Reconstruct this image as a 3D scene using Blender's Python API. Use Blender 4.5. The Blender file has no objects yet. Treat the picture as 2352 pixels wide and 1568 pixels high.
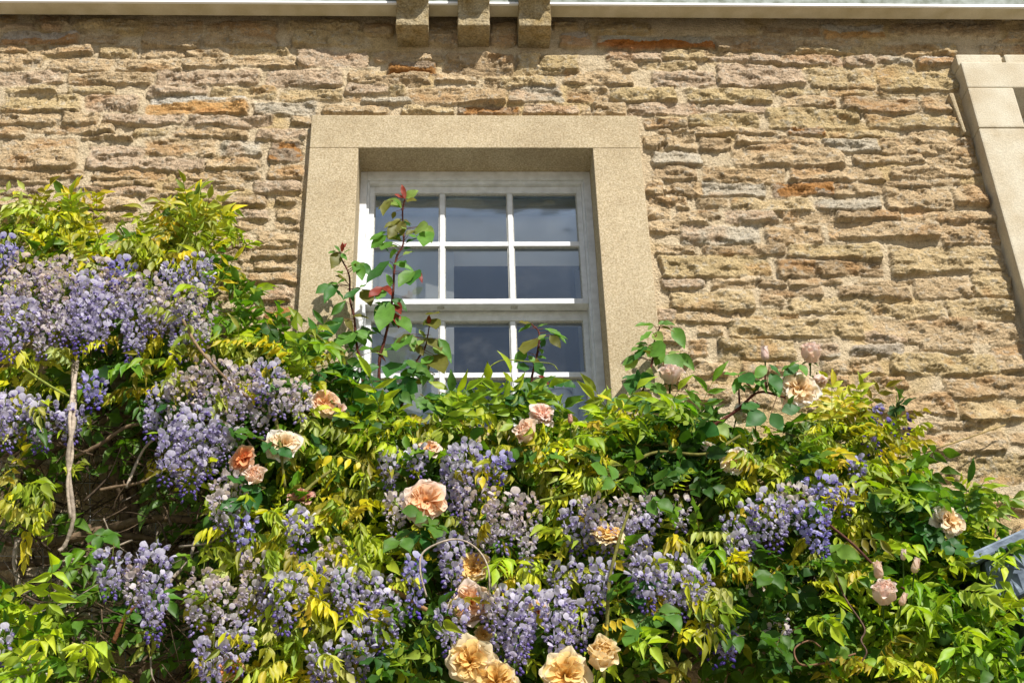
import bpy, math, random
import numpy as np
from mathutils import Vector, Matrix
random.seed(7); rng = np.random.default_rng(7)
C = bpy.context.scene.collection
sc = bpy.context.scene

# ------------------------------------------------------------------ camera
F, CX, CY = 3010.6, 1176.0, 784.0                 # focal length and centre in units of a 2352 x 1568 picture
UP = np.array([-0.02590333, -0.84887037, 0.52796602])   # world axes seen from the camera (right, down, forward)
XA = np.array([0.99914288, -0.00492597, 0.04110041]); XA -= UP*XA.dot(UP); XA /= np.linalg.norm(XA)
YA = np.cross(UP, XA)
CAM = np.array([-0.0636, -3.3726, 1.6])
cam = bpy.data.cameras.new('camera'); co = bpy.data.objects.new('camera', cam); C.objects.link(co)
cam.sensor_fit = 'HORIZONTAL'; cam.sensor_width = 36; cam.lens = F/2352*36
cam.clip_start = 0.05; cam.clip_end = 500
right = Vector((XA[0], YA[0], UP[0])); down = Vector((XA[1], YA[1], UP[1])); fwd = Vector((XA[2], YA[2], UP[2]))
co.matrix_world = Matrix.Translation(Vector(CAM)) @ Matrix((right, -down, -fwd)).transposed().to_4x4()
sc.camera = co

def ray(u, v):
    d = np.array([u-CX, v-CY, F]); return np.array([d@XA, d@YA, d@UP])
def at(u, v, P=0.0):
    """point on the vertical plane standing P metres in front of the wall"""
    r = ray(u, v); t = (-P-CAM[1])/r[1]; return CAM+t*r
def mpp(P): return 0.00155*(3.37-P)/3.37
def proj(X, Y, Z):
    q0, q1, q2 = X-CAM[0], Y-CAM[1], Z-CAM[2]
    c0 = q0*XA[0]+q1*YA[0]+q2*UP[0]; c1 = q0*XA[1]+q1*YA[1]+q2*UP[1]; c2 = q0*XA[2]+q1*YA[2]+q2*UP[2]
    return c0/c2*F+CX, c1/c2*F+CY

# ------------------------------------------------------------------ light
SUN = Vector((0.067, -0.125, 0.140)).normalized()       # towards the sun
w = bpy.data.worlds.new('World'); sc.world = w; w.use_nodes = True
nt = w.node_tree; bg = nt.nodes['Background']
sky = nt.nodes.new('ShaderNodeTexSky'); sky.sky_type = 'NISHITA'; sky.sun_disc = False
sky.sun_elevation = math.asin(SUN.z); sky.sun_rotation = math.atan2(SUN.x, SUN.y)
nt.links.new(sky.outputs[0], bg.inputs[0]); bg.inputs[1].default_value = 0.082
sl = bpy.data.lights.new('sun', 'SUN'); sl.energy = 5.0; sl.angle = math.radians(0.55); sl.color = (1, 0.965, 0.905)
so = bpy.data.objects.new('sun', sl); C.objects.link(so); so.rotation_euler = SUN.to_track_quat('Z', 'Y').to_euler()
sc.view_settings.view_transform = 'Standard'; sc.view_settings.look = 'None'
sc.view_settings.gamma = 1; sc.view_settings.exposure = 0.36
sc.cycles.max_bounces = 8; sc.cycles.transparent_max_bounces = 12
sc.cycles.use_denoising = True; sc.cycles.denoising_prefilter = 'ACCURATE'; sc.cycles.adaptive_threshold = 0.005

# ------------------------------------------------------------------ materials
def srgb(h):
    h = h.lstrip('#'); c = [int(h[i:i+2], 16)/255 for i in (0, 2, 4)]
    return tuple(x/12.92 if x <= .04045 else ((x+.055)/1.055)**2.4 for x in c)
def mat(name, base=(.5, .5, .5), rough=.8, attr=False, trans=0., noise=None, bump=None, spec=.5, metal=0., tcol=None):
    m = bpy.data.materials.new(name); m.use_nodes = True; n = m.node_tree.nodes; l = m.node_tree.links
    b = n['Principled BSDF']; out = n['Material Output']
    b.inputs['Roughness'].default_value = rough; b.inputs['Specular IOR Level'].default_value = spec
    b.inputs['Metallic'].default_value = metal
    tc = n.new('ShaderNodeTexCoord')
    if attr:
        a = n.new('ShaderNodeAttribute'); a.attribute_name = 'Col'; col = a.outputs['Color']
    else:
        r = n.new('ShaderNodeRGB'); r.outputs[0].default_value = (*base, 1); col = r.outputs[0]
    for (sc_, lo, hi, det, tint) in (noise or []):
        t = n.new('ShaderNodeTexNoise'); t.inputs['Scale'].default_value = sc_; t.inputs['Detail'].default_value = det
        l.new(tc.outputs['Object'], t.inputs['Vector'])
        mr = n.new('ShaderNodeMapRange'); mr.inputs[1].default_value = .3; mr.inputs[2].default_value = .7
        l.new(t.outputs[0], mr.inputs[0])
        cr = n.new('ShaderNodeMix'); cr.data_type = 'RGBA'
        cr.inputs[6].default_value = (*[lo*x for x in tint[0]], 1); cr.inputs[7].default_value = (*[hi*x for x in tint[1]], 1)
        l.new(mr.outputs[0], cr.inputs[0])
        mx = n.new('ShaderNodeMix'); mx.data_type = 'RGBA'; mx.blend_type = 'MULTIPLY'; mx.inputs[0].default_value = 1
        l.new(col, mx.inputs[6]); l.new(cr.outputs[2], mx.inputs[7]); col = mx.outputs[2]
    l.new(col, b.inputs['Base Color'])
    if bump:
        prev = None
        for (sc_, dist, det) in bump:
            t = n.new('ShaderNodeTexNoise'); t.inputs['Scale'].default_value = sc_; t.inputs['Detail'].default_value = det
            l.new(tc.outputs['Object'], t.inputs['Vector'])
            bp = n.new('ShaderNodeBump'); bp.inputs['Strength'].default_value = 1; bp.inputs['Distance'].default_value = dist
            l.new(t.outputs[0], bp.inputs['Height'])
            if prev: l.new(prev, bp.inputs['Normal'])
            prev = bp.outputs[0]
        l.new(prev, b.inputs['Normal'])
    if trans:
        t = n.new('ShaderNodeBsdfTranslucent'); ms = n.new('ShaderNodeMixShader'); ms.inputs[0].default_value = trans
        if tcol:
            mx = n.new('ShaderNodeMix'); mx.data_type = 'RGBA'; mx.blend_type = 'MULTIPLY'; mx.inputs[0].default_value = 1
            l.new(col, mx.inputs[6]); mx.inputs[7].default_value = (*tcol, 1); l.new(mx.outputs[2], t.inputs[0])
        else: l.new(col, t.inputs[0])
        l.new(b.outputs[0], ms.inputs[1]); l.new(t.outputs[0], ms.inputs[2]); l.new(ms.outputs[0], out.inputs[0])
    return m
W1 = ((1, 1, 1), (1, 1, 1))
M = {}
M['rubble'] = mat('rubble_stone', rough=.95, attr=True, spec=.15, noise=[(260, .74, 1.22, 5, W1), (38, .86, 1.1, 4, ((1, .96, .9), (1, 1, 1)))], bump=[(110, .012, 9), (380, .004, 4)])
M['ashlar'] = mat('dressed_stone', srgb('#b6a789'), .95, spec=.1,
    noise=[(170, .7, 1.3, 6, ((1, .93, .8), (1, 1.02, 1.1))), (3, .93, 1.03, 3, W1), (9, .9, 1.06, 4, ((1, .97, .93), (1, 1, 1))), (60, .9, 1.08, 5, W1)], bump=[(300, .0022, 4)])
M['pale_stone'] = mat('pale_tooled_stone', srgb('#c6bda8'), .95, spec=.1, noise=[(200, .86, 1.1, 4, W1), (12, .86, 1.06, 5, ((1, .93, .84), (1, 1, 1)))], bump=[(260, .002, 4)])
M['corbel'] = mat('weathered_corbel_stone', srgb('#a2957a'), .95, spec=.1, noise=[(150, .6, 1.3, 6, W1), (22, .75, 1.12, 5, ((1, .85, .55), (1, 1, 1)))], bump=[(170, .005, 6)])
M['gutter'] = mat('painted_gutter', srgb('#cfc6b0'), .6, spec=.3, noise=[(14, .86, 1.04, 6, ((.9, .86, .7), (1, 1, 1))), (160, .93, 1.03, 3, W1)])
M['fascia'] = mat('weathered_fascia', srgb('#8f9690'), .7, noise=[(30, .4, 1.1, 8, ((.62, .68, .38), (1, 1, 1)))])
M['wood'] = mat('peeling_white_paint', srgb('#e2e3e4'), .55, spec=.35, noise=[(38, .88, 1.02, 9, ((.9, .9, .88), (1, 1, 1))), (9, .92, 1.03, 5, W1)], bump=[(90, .0012, 6)])
M['putty'] = mat('old_putty', srgb('#b9b7ae'), .8, noise=[(220, .45, 1.2, 6, W1)])
M['blind'] = mat('inner_boards', srgb('#e8e8e4'), .7)
M['room'] = mat('darkened_plaster', srgb('#5c6675'), .9)  # dimness of the room put into its colour as a dark blue
M['shutter'] = mat('shutter_paint', srgb('#bfc0bc'), .6)
M['ceramic'] = mat('white_ceramic', srgb('#dfe3e4'), .25)
M['lead'] = mat('weathered_lead', srgb('#66727f'), .6, metal=.35, noise=[(35, .45, 1.15, 7, ((.75, .85, 1), (1, 1, 1))), (8, .8, 1.1, 4, W1)], bump=[(30, .004, 4)])
M['bark'] = mat('bark', rough=.9, attr=True, spec=.2, noise=[(70, .6, 1.3, 6, W1)], bump=[(110, .003, 6)])
M['leaf'] = mat('leaf', rough=.48, attr=True, trans=.45, spec=.4, noise=[(60, .86, 1.12, 3, W1)], tcol=(1.15, 1.22, .45))
M['roseleaf'] = mat('rose_leaf', rough=.5, attr=True, trans=.36, spec=.28, noise=[(60, .82, 1.12, 3, W1)], tcol=(1.2, 1.3, .5))
M['petal'] = mat('wisteria_petal', rough=.6, attr=True, trans=.5, spec=.25, noise=[(160, .92, 1.1, 3, W1)])
M['rosepetal'] = mat('rose_petal', rough=.6, attr=True, trans=.38, spec=.2, noise=[(70, .93, 1.05, 3, W1)], tcol=(1.05, .97, .82))
M['wire'] = mat('galvanised_wire', (.45, .46, .47), .45, metal=.8)
M['gravel'] = mat('pale_gravel', srgb('#958d7d'), .95, noise=[(40, .6, 1.25, 6, W1), (2, .85, 1.1, 4, W1)], bump=[(60, .02, 6)])
def glass():
    m = bpy.data.materials.new('window_glass'); m.use_nodes = True; n = m.node_tree.nodes; l = m.node_tree.links
    n.remove(n['Principled BSDF']); out = n['Material Output']
    g = n.new('ShaderNodeBsdfGlossy'); g.inputs['Roughness'].default_value = .015
    t = n.new('ShaderNodeBsdfTransparent'); t.inputs[0].default_value = (.98, .985, .99, 1)
    fr = n.new('ShaderNodeFresnel'); fr.inputs[0].default_value = 1.62
    mth = n.new('ShaderNodeMath'); mth.operation = 'MULTIPLY'; g.inputs[0].default_value = (.72, .88, 1, 1); mth.inputs[1].default_value = .8; l.new(fr.outputs[0], mth.inputs[0])
    tc = n.new('ShaderNodeTexCoord'); nz = n.new('ShaderNodeTexNoise'); nz.inputs['Scale'].default_value = 5; l.new(tc.outputs['Object'], nz.inputs['Vector'])
    bp = n.new('ShaderNodeBump'); bp.inputs['Distance'].default_value = .004; l.new(nz.outputs[0], bp.inputs['Height']); l.new(bp.outputs[0], g.inputs['Normal'])
    ms = n.new('ShaderNodeMixShader'); l.new(mth.outputs[0], ms.inputs[0]); l.new(t.outputs[0], ms.inputs[1]); l.new(g.outputs[0], ms.inputs[2])
    d = n.new('ShaderNodeBsdfDiffuse'); d.inputs[0].default_value = (.8, .8, .78, 1)      # dust and old splashes
    n2 = n.new('ShaderNodeTexNoise'); n2.inputs['Scale'].default_value = 9; n2.inputs['Detail'].default_value = 9; n2.inputs['Roughness'].default_value = .75
    l.new(tc.outputs['Object'], n2.inputs['Vector'])
    mr = n.new('ShaderNodeMapRange'); mr.inputs[1].default_value = .5; mr.inputs[2].default_value = .85; mr.inputs[3].default_value = .008; mr.inputs[4].default_value = .06
    l.new(n2.outputs[0], mr.inputs[0])
    m2 = n.new('ShaderNodeMixShader'); l.new(mr.outputs[0], m2.inputs[0]); l.new(ms.outputs[0], m2.inputs[1]); l.new(d.outputs[0], m2.inputs[2])
    l.new(m2.outputs[0], out.inputs[0]); return m
M['glass'] = glass()

# ------------------------------------------------------------------ object helpers
def link(name, me, m, parent=None, label=None, cat=None, group=None, kind=None):
    o = bpy.data.objects.new(name, me); C.objects.link(o)
    if m is not None and me is not None: me.materials.append(M[m] if isinstance(m, str) else m)
    if parent is not None: o.parent = parent
    if label: o['label'] = label
    if cat: o['category'] = cat
    if group: o['group'] = group
    if kind: o['kind'] = kind
    return o
def empty(name, loc, label, cat, group=None):
    o = link(name, None, None, None, label, cat, group); o.location = loc; return o
def under(o, parent):
    o.parent = parent; o.matrix_parent_inverse = Matrix.Translation(-parent.location) if parent.type == 'EMPTY' else Matrix(); return o
def npmesh(name, V, T, col=None, smooth=True, n=3):
    V = np.asarray(V, np.float32); T = np.asarray(T, np.int32)
    me = bpy.data.meshes.new(name); me.vertices.add(len(V)); me.vertices.foreach_set('co', V.ravel())
    me.loops.add(T.size); me.loops.foreach_set('vertex_index', T.ravel())
    me.polygons.add(len(T)); me.polygons.foreach_set('loop_start', np.arange(0, T.size, n, dtype=np.int32))
    try: me.polygons.foreach_set('loop_total', np.full(len(T), n, dtype=np.int32))
    except Exception: pass
    me.polygons.foreach_set('use_smooth', np.full(len(T), smooth))
    if col is not None:
        a = me.color_attributes.new('Col', 'FLOAT_COLOR', 'POINT')
        c = np.ones((len(V), 4), np.float32); c[:, :3] = col; a.data.foreach_set('color', c.ravel())
    me.update(); me.validate(); return me
class MB:
    """boxes and prisms collected into one mesh"""
    def __init__(s): s.v = []; s.f = []
    def hexa(s, p):
        b = len(s.v); s.v += [tuple(x) for x in p]
        s.f += [tuple(b+i for i in q) for q in ((0, 3, 2, 1), (4, 5, 6, 7), (0, 1, 5, 4), (1, 2, 6, 5), (2, 3, 7, 6), (3, 0, 4, 7))]
    def box(s, x0, x1, y0, y1, z0, z1):
        s.hexa([(x0, y0, z0), (x1, y0, z0), (x1, y1, z0), (x0, y1, z0), (x0, y0, z1), (x1, y0, z1), (x1, y1, z1), (x0, y1, z1)])
    def prism(s, prof, x0, x1):
        """profile of (y, z) points swept along x"""
        b = len(s.v); n = len(prof)
        s.v += [(x0, y, z) for y, z in prof]+[(x1, y, z) for y, z in prof]
        s.f += [tuple(b+i for i in range(n)), tuple(b+n+i for i in reversed(range(n)))]
        s.f += [(b+(i+1) % n, b+i, b+n+i, b+n+(i+1) % n) for i in range(n)]
    def build(s, name, m, parent=None, bevel=0., rough=0., **k):
        me = bpy.data.meshes.new(name); me.from_pydata(s.v, [], s.f); me.update()
        import bmesh
        bm = bmesh.new(); bm.from_mesh(me); bmesh.ops.recalc_face_normals(bm, faces=bm.faces)
        if bevel: bmesh.ops.bevel(bm, geom=list(bm.edges), offset=bevel, segments=2, profile=.6, affect='EDGES')
        bm.to_mesh(me); bm.free()
        o = link(name, me, m, None, **k)
        if parent is not None: under(o, parent)
        return o

# ---- instanced templates baked into one mesh
class Inst:
    def __init__(s): s.d = {}
    def add(s, t, o, X, Y, Z, ca, cb=None):
        s.d.setdefault(t, []).append((o, X, Y, Z, ca, cb if cb is not None else ca))
    def mesh(s, name):
        Vs, Ts, Cs = [], [], []; off = 0
        for t, L in s.d.items():
            V, T, K = TPL[t]
            A = np.array([[np.asarray(q, float) for q in r] for r in L])        # n,6,3
            P = A[:, 0, None]+V[None, :, 0, None]*A[:, 1, None]+V[None, :, 1, None]*A[:, 2, None]+V[None, :, 2, None]*A[:, 3, None]
            c = A[:, 4, None]*(1-K[None, :, None])+A[:, 5, None]*K[None, :, None]
            n = len(L); Vs.append(P.reshape(-1, 3)); Cs.append(c.reshape(-1, 3))
            Ts.append((T[None]+(np.arange(n)*len(V))[:, None, None]).reshape(-1, 3)+off); off += n*len(V)
        return npmesh(name, np.vstack(Vs), np.vstack(Ts), np.vstack(Cs))
TPL = {}
def grid_tris(r, c, b=0):
    T = []
    for i in range(r-1):
        for j in range(c-1):
            a = b+i*c+j; T += [(a, a+1, a+c+1), (a, a+c+1, a+c)]
    return T
def leaf_tpl(name, widths, fold, curl, wave=0.):
    n = len(widths); V = []; K = []
    for i, wd in enumerate(widths):
        t = i/(n-1)
        for s in (-1, 0, 1):
            y = t; z = -curl*t*t+abs(s)*fold*wd+wave*math.sin(t*9+s)*wd*abs(s)
            V.append((s*wd*.5, y, z)); K.append(.25 if s == 0 else (.0 if s < 0 else .12))
    TPL[name] = (np.array(V), np.array(grid_tris(n, 3)), np.array(K))
for k, (fo, cu) in enumerate([(.12, .05), (.3, .25), (.2, .45), (.02, -.08)]):
    leaf_tpl('wl%d' % k, [.05, .66, 1, .8, .38, .0], fo, cu, .06)
    leaf_tpl('rl%d' % k, [.06, .75, 1, .92, .55, .0], fo*.8, cu*.8, .1)
def petal_tpl(name, rows, cols, wfun, zfun):
    V = []; K = []
    for i in range(rows):
        t = i/(rows-1)
        for j in range(cols):
            s = j/(cols-1)*2-1; wd = wfun(t); x, y, z = s*wd*.5, t-.08*s*s*t, zfun(s, t)
            V.append((x, y, z)); K.append(t)
    TPL[name] = (np.array(V), np.array(grid_tris(rows, cols)), np.array(K))
# rose petals: cupped with a waved, rolled-back rim
petal_tpl('rp0', 6, 6, lambda t: [.35, .8, 1.1, 1.15, .95, .42][round(t*5)], lambda s, t: .28*t*t-.3*(1-s*s)*t*(1.1-t)+.07*math.sin(5*s+6*t)*t+(-.22*(t-.8)*4 if t > .8 else 0))
petal_tpl('rp1', 6, 6, lambda t: .3+.8*t**.6, lambda s, t: .35*s*s*t-.15*t*t+.05*math.sin(5*s+2)*t+(-.3*(t-.75)*3 if t > .75 else 0))
petal_tpl('rp3', 6, 7, lambda t: [.45, .95, 1.25, 1.25, 1.0, .55][round(t*5)], lambda s, t: .42*s*s*t+.30*t*t-.05-(.30*(t-.8)*4 if t > .8 else 0)+.04*math.sin(6*s+3*t)*t)
petal_tpl('rp2', 6, 6, lambda t: .4+.9*math.sin(t*1.5)**.7, lambda s, t: -.45*s*s*t+.16*math.sin(4*s+4*t)*t)
# wisteria: banner, keel and bud
petal_tpl('ban', 5, 7, lambda t: [.35, .95, 1.2, 1.15, .8][round(t*4)], lambda s, t: .12*t-.16*t*t+.10*abs(s)*t-.16*s*s*t+.05*math.sin(5*s+4*t)*t)
petal_tpl('ban2', 5, 7, lambda t: [.3, .8, 1.05, 1.1, .7][round(t*4)], lambda s, t: -.1*t+.3*t*t+.28*abs(s)*t+.05*math.sin(4*s)*t)
petal_tpl('wing', 4, 4, lambda t: [.3, .7, .75, .35][round(t*3)], lambda s, t: .3*t-.4*t*t-.3*s*s)
def ell(name, n=5, rings=(0, .75, 1, .7, 0), lens=(0, .2, .5, .8, 1), flat=.8):
    V = [(0, 0, 0)]; K = [0]; T = []
    for r, y in list(zip(rings, lens))[1:-1]:
        for k in range(n):
            a = 2*math.pi*k/n; V.append((math.cos(a)*r*.5*flat, y, math.sin(a)*r*.5)); K.append(y)
    V.append((0, 1, 0)); K.append(1); m = len(rings)-2
    for k in range(n):
        T.append((0, 1+(k+1) % n, 1+k)); T.append((len(V)-1, 1+(m-1)*n+k, 1+(m-1)*n+(k+1) % n))
        for j in range(m-1):
            a = 1+j*n+k; b = 1+j*n+(k+1) % n; T += [(a, b, b+n), (a, b+n, a+n)]
    TPL[name] = (np.array(V, float), np.array(T), np.array(K, float))
ell('bud'); ell('keel', 5, (0, .6, 1, .9, 0), (0, .2, .55, .85, 1), .6)
ell('rbud', 8, (0, .8, 1, .62, .3, 0), (0, .18, .42, .75, .93, 1), 1)
TPL['twig'] = (np.array([(.5, 0, .3), (-.5, 0, .3), (0, 0, -.5), (.3, 1, .15), (-.3, 1, .15), (0, 1, -.3)]), np.array([(0, 1, 4), (0, 4, 3), (1, 2, 5), (1, 5, 4), (2, 0, 3), (2, 3, 5)]), np.zeros(6))

def nrm(a):
    return a/(math.sqrt(a[0]*a[0]+a[1]*a[1]+a[2]*a[2])+1e-9)
def cross(a, b): return np.array([a[1]*b[2]-a[2]*b[1], a[2]*b[0]-a[0]*b[2], a[0]*b[1]-a[1]*b[0]])
def frame(d, n):
    d = nrm(d); x = nrm(cross(d, n)); return x, d, cross(x, d)
R = lambda a, b: random.uniform(a, b)
G3 = lambda s: np.array([random.gauss(0, s), random.gauss(0, s), random.gauss(0, s)])

def spline(P, n=6):
    P = [np.asarray(p, float) for p in P]; Q = [2*P[0]-P[1]]+P+[2*P[-1]-P[-2]]; out = []
    for i in range(1, len(Q)-2):
        for k in range(n):
            t = k/n; a, b, c, d = Q[i-1:i+3]
            out.append(.5*((2*b)+(c-a)*t+(2*a-5*b+4*c-d)*t*t+(3*b-a-3*c+d)*t**3))
    out.append(P[-1]); return np.array(out)
def tube(P, r0, r1, n=6, seg=6, knob=0.):
    P = spline(P, n); m = len(P); V = []; T = []
    up = np.array([.3, -.9, .2])
    for i in range(m):
        d = nrm(P[min(i+1, m-1)]-P[max(i-1, 0)]); x = nrm(cross(d, up)); z = cross(x, d)
        r = (r0+(r1-r0)*i/(m-1))*(1+random.uniform(-knob, knob))
        for k in range(seg):
            a = 2*math.pi*k/seg; V.append(P[i]+r*(math.cos(a)*x+math.sin(a)*z))
    for i in range(m-1):
        for k in range(seg):
            a = i*seg+k; b = i*seg+(k+1) % seg; T += [(a, b, b+seg), (a, b+seg, a+seg)]
    V += [P[0], P[-1]]; c0 = m*seg
    for k in range(seg): T += [(c0, (k+1) % seg, k), (c0+1, (m-1)*seg+k, (m-1)*seg+(k+1) % seg)]
    return np.array(V), np.array(T)
def tubes(name, L, m, parent, col):
    Vs, Ts, Cs = [], [], []; off = 0
    for (V, T), c in L:
        Vs.append(V); Ts.append(T+off); off += len(V); Cs.append(np.tile(c, (len(V), 1)))
    o = link(name, npmesh(name, np.vstack(Vs), np.vstack(Ts), np.vstack(Cs)), m); return under(o, parent)

# ------------------------------------------------------------------ ground
mb = MB(); mb.box(-60, 60, -60, 3, -.3, 0); g = mb.build('ground', 'gravel', kind='structure')

# ------------------------------------------------------------------ house: rubble wall
house = empty('stone_house', (0, 0, 0), 'honey coloured rubble stone house wall with white sash window under the gutter', 'house')
# stones read off the photograph, box corners in enlarged views (factor, offset u, offset v)
ST = {}
ST['A'] = (.36, 0, 0, """0 95 120 145 y|225 95 440 150 b|480 125 900 215 y|930 140 1290 310 t|1320 140 1760 310 t|1830 130 2290 200 y|1870 205 2320 300 y|0 155 200 190 p|250 155 385 200 p|20 210 500 288 O|540 240 770 290 b
0 292 190 335 t|195 290 600 355 t|640 300 890 365 y|925 310 1190 365 t|1205 320 1430 370 t|1450 310 1850 368 y|0 345 260 440 t|310 375 710 465 t|740 372 1160 460 t|1172 370 1445 435 t|1465 370 1880 440 t|1900 325 2340 430 p
0 458 400 540 p|430 470 960 545 t|990 455 1650 550 p|1700 450 2170 555 p|2220 440 2400 525 t|40 557 350 590 y|430 555 740 600 y|945 560 1320 610 p|1345 560 1750 620 y|1780 572 2190 645 y|2210 535 2440 600 p
15 605 500 725 Y|530 610 890 715 p|955 612 1590 735 W|1620 650 2020 740 g|2210 610 2320 655 t|0 742 370 805 t|400 735 640 800 t|680 735 1170 800 p|1190 742 1740 815 p|1860 755 1980 805 t|2060 680 2460 737 t
0 820 180 885 t|220 812 740 862 t|850 820 1080 870 y|1120 828 1570 885 o|1640 830 1960 895 p|540 870 850 895 t|0 892 490 1080 t|560 935 910 1085 p|920 895 1370 1000 t|1410 905 1660 995 g|1715 905 1940 1025 d
900 1015 1300 1085 p|1320 1005 1650 1080 t|1720 1040 1940 1130 o|0 1092 540 1145 o|610 1092 1060 1145 o|1130 1092 1670 1145 o|0 1152 340 1176 t|610 1152 1000 1185 o|1040 1155 1550 1200 t|1620 1150 1920 1235 p
0 1182 290 1250 p|390 1192 680 1247 p|700 1192 990 1247 p|560 1262 880 1340 t|930 1232 1400 1300 t|1440 1242 1690 1320 b|1760 1260 1900 1300 t|0 1260 300 1330 t|0 1345 500 1420 t|540 1350 900 1430 t""")
ST['D'] = (.36, 0, 162+261.4, """1000 130 1380 200 t|1480 162 1710 235 p|1780 160 1900 230 t|1500 245 1680 300 t|1760 240 1900 285 t|1620 312 1890 405 t|1400 340 1590 420 t|1620 420 1890 478 t|1540 490 1880 550 t|1600 565 1880 630 t|1400 430 1600 495 t|1650 642 1870 750 p|1400 560 1570 640 t|1690 770 1870 900 d|1500 780 1670 860 t""")
ST['B'] = (.36, 752.6, 0, """380 410 700 490 d|760 345 1180 490 b|1205 350 1345 480 y|1350 360 1600 480 Y|1780 330 2130 395 p|2130 330 2600 385 t|300 475 660 555 b|120 462 270 525 t|700 490 960 535 t|1000 490 1095 575 t|1100 490 1450 562 y|1510 462 1950 550 t
120 540 400 600 p|405 555 510 615 y|520 562 1145 665 o|1170 552 1490 660 g|1525 572 1790 655 t|1800 562 2230 655 Y|240 625 520 665 g|470 682 790 735 y|830 682 1220 737 d|1245 672 1580 737 p|1600 672 1665 737 t|1680 662 1910 740 t|1930 662 2352 735 p
2030 750 2290 820 t|2020 862 2352 960 t|2070 980 2400 1065 g|2070 1072 2352 1160 b|2150 1172 2400 1250 o|2030 1150 2130 1260 t|2060 1272 2300 1330 t|2060 1340 2190 1400 t|2220 1340 2420 1425 t|2060 1412 2250 1490 t|2280 1450 2420 1560 g
1480 212 1680 320 O|1720 235 2460 325 G|225 150 420 240 t|640 150 825 300 t|1035 140 1215 305 t|1440 150 1600 205 y|1650 150 2060 215 y|1800 400 1990 455 t|2010 400 2352 450 y|280 340 600 405 t|600 345 740 400 t""")
ST['E'] = (.36, 1505.3, 0, """385 232 885 330 b|700 180 1040 228 b|1060 170 1460 250 W|1500 152 2170 230 b|900 255 1300 300 t|40 330 330 385 y|345 345 610 395 p|618 345 800 405 p|810 352 1185 420 p|1190 360 1400 425 p|1420 375 1640 412 g|1680 370 1900 425 O|890 310 1280 342 y|1350 292 1900 360 y
0 455 385 560 p|400 418 945 555 p|975 440 1390 575 y|1415 432 1930 590 Y|0 567 135 650 y|195 572 745 660 Y|760 572 1050 615 Y|1110 577 1680 615 y|805 620 1150 688 t|1200 628 1690 728 b|1710 612 1890 725 t
0 682 380 715 p|400 672 700 725 p|0 740 200 795 y|212 735 650 815 Y|710 697 1312 820 Y|1355 737 1940 830 y|0 822 100 850 b|110 822 250 845 t|255 822 520 870 t|530 832 770 865 t|835 818 1090 865 d|1135 842 1520 885 y|1600 847 1850 885 t
0 862 270 960 t|295 882 480 965 b|510 872 1020 922 t|1065 892 1410 975 g|1420 882 2020 995 t|500 930 1190 1060 t|1270 992 1710 1045 t|1740 1002 2050 1060 t|310 1078 820 1165 o|860 1067 1440 1155 t|1500 1062 2080 1135 t
60 1172 270 1255 b|300 1172 710 1255 g|750 1162 1140 1250 d|1150 1177 1450 1250 t|1460 1152 1740 1200 b|1755 1145 1950 1180 t|0 1267 210 1330 t|270 1277 460 1330 t|500 1267 1010 1350 y|1040 1272 1420 1350 g|1455 1207 1900 1345 t|1910 1185 2110 1310 t
130 1342 410 1410 b|440 1347 760 1425 p|800 1352 1160 1420 t|1170 1350 1560 1410 b|1590 1347 2170 1420 t|170 1440 660 1560 g|700 1437 1060 1560 o|1110 1425 1800 1530 t|1825 1425 2200 1568 o""")
ST['F'] = (.4, 1411, 564.5, """250 0 480 48 t|525 0 980 52 b|1000 0 1520 78 Y|1590 12 2230 155 y|270 60 880 180 Y|930 92 1535 180 B|555 192 795 245 t|805 192 960 230 b|990 192 1320 228 t|1400 192 1715 222 t|265 190 500 245 p|830 242 1200 285 b|1290 240 1690 300 b|1725 185 2040 310 t|2055 165 2260 300 y
310 262 790 375 y|832 288 960 340 t|1000 300 1465 390 y|1480 332 1870 410 y|1900 315 2290 435 y|360 380 710 445 t|240 370 350 440 p|750 365 1050 425 y|660 435 1430 525 y|1490 425 2050 560 t|2070 445 2320 565 t|480 465 610 520 t|430 552 540 640 t|605 545 1040 660 y
1090 562 1290 640 g|1360 572 1660 635 u|1440 500 1680 562 p|1760 565 2060 600 t|470 675 660 750 t|740 675 1100 740 t|1190 662 1350 730 t|1360 645 1540 730 t|1600 612 2200 740 Y|2180 565 2500 730 t|1190 752 1340 800 t|1380 755 1690 812 t|1890 755 2500 865 o
410 795 680 900 t|720 800 1080 930 t|1430 845 1950 960 o|2000 890 2500 1000 y|1110 880 1400 950 t|1480 992 1750 1060 t|1810 1005 2100 1050 t|1780 1075 2250 1190 t|2270 1082 2500 1150 o|1650 1235 1970 1350 y|1985 1195 2500 1370 Y|250 480 400 560 t|280 600 420 700 t|300 720 400 800 t""")
PAL = dict(t='#c9a878', y='#c6a970', Y='#bfa365', p='#c5a688', o='#bb9560', b='#a78558', B='#96703c', d='#80604a', g='#bfb6a2', O='#b87d3c', W='#c9a77a', G='#9d9580', u='#a0968a')
PAL = {k: np.array(srgb(v)) for k, v in PAL.items()}; AVG = np.array(srgb('#c6b292'))
PAL = {k: (v*.55+AVG*.45)*np.array([.98, 1.01, 1.07]) for k, v in PAL.items()}
MORT = np.array(srgb('#cdbb9c'))

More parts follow.
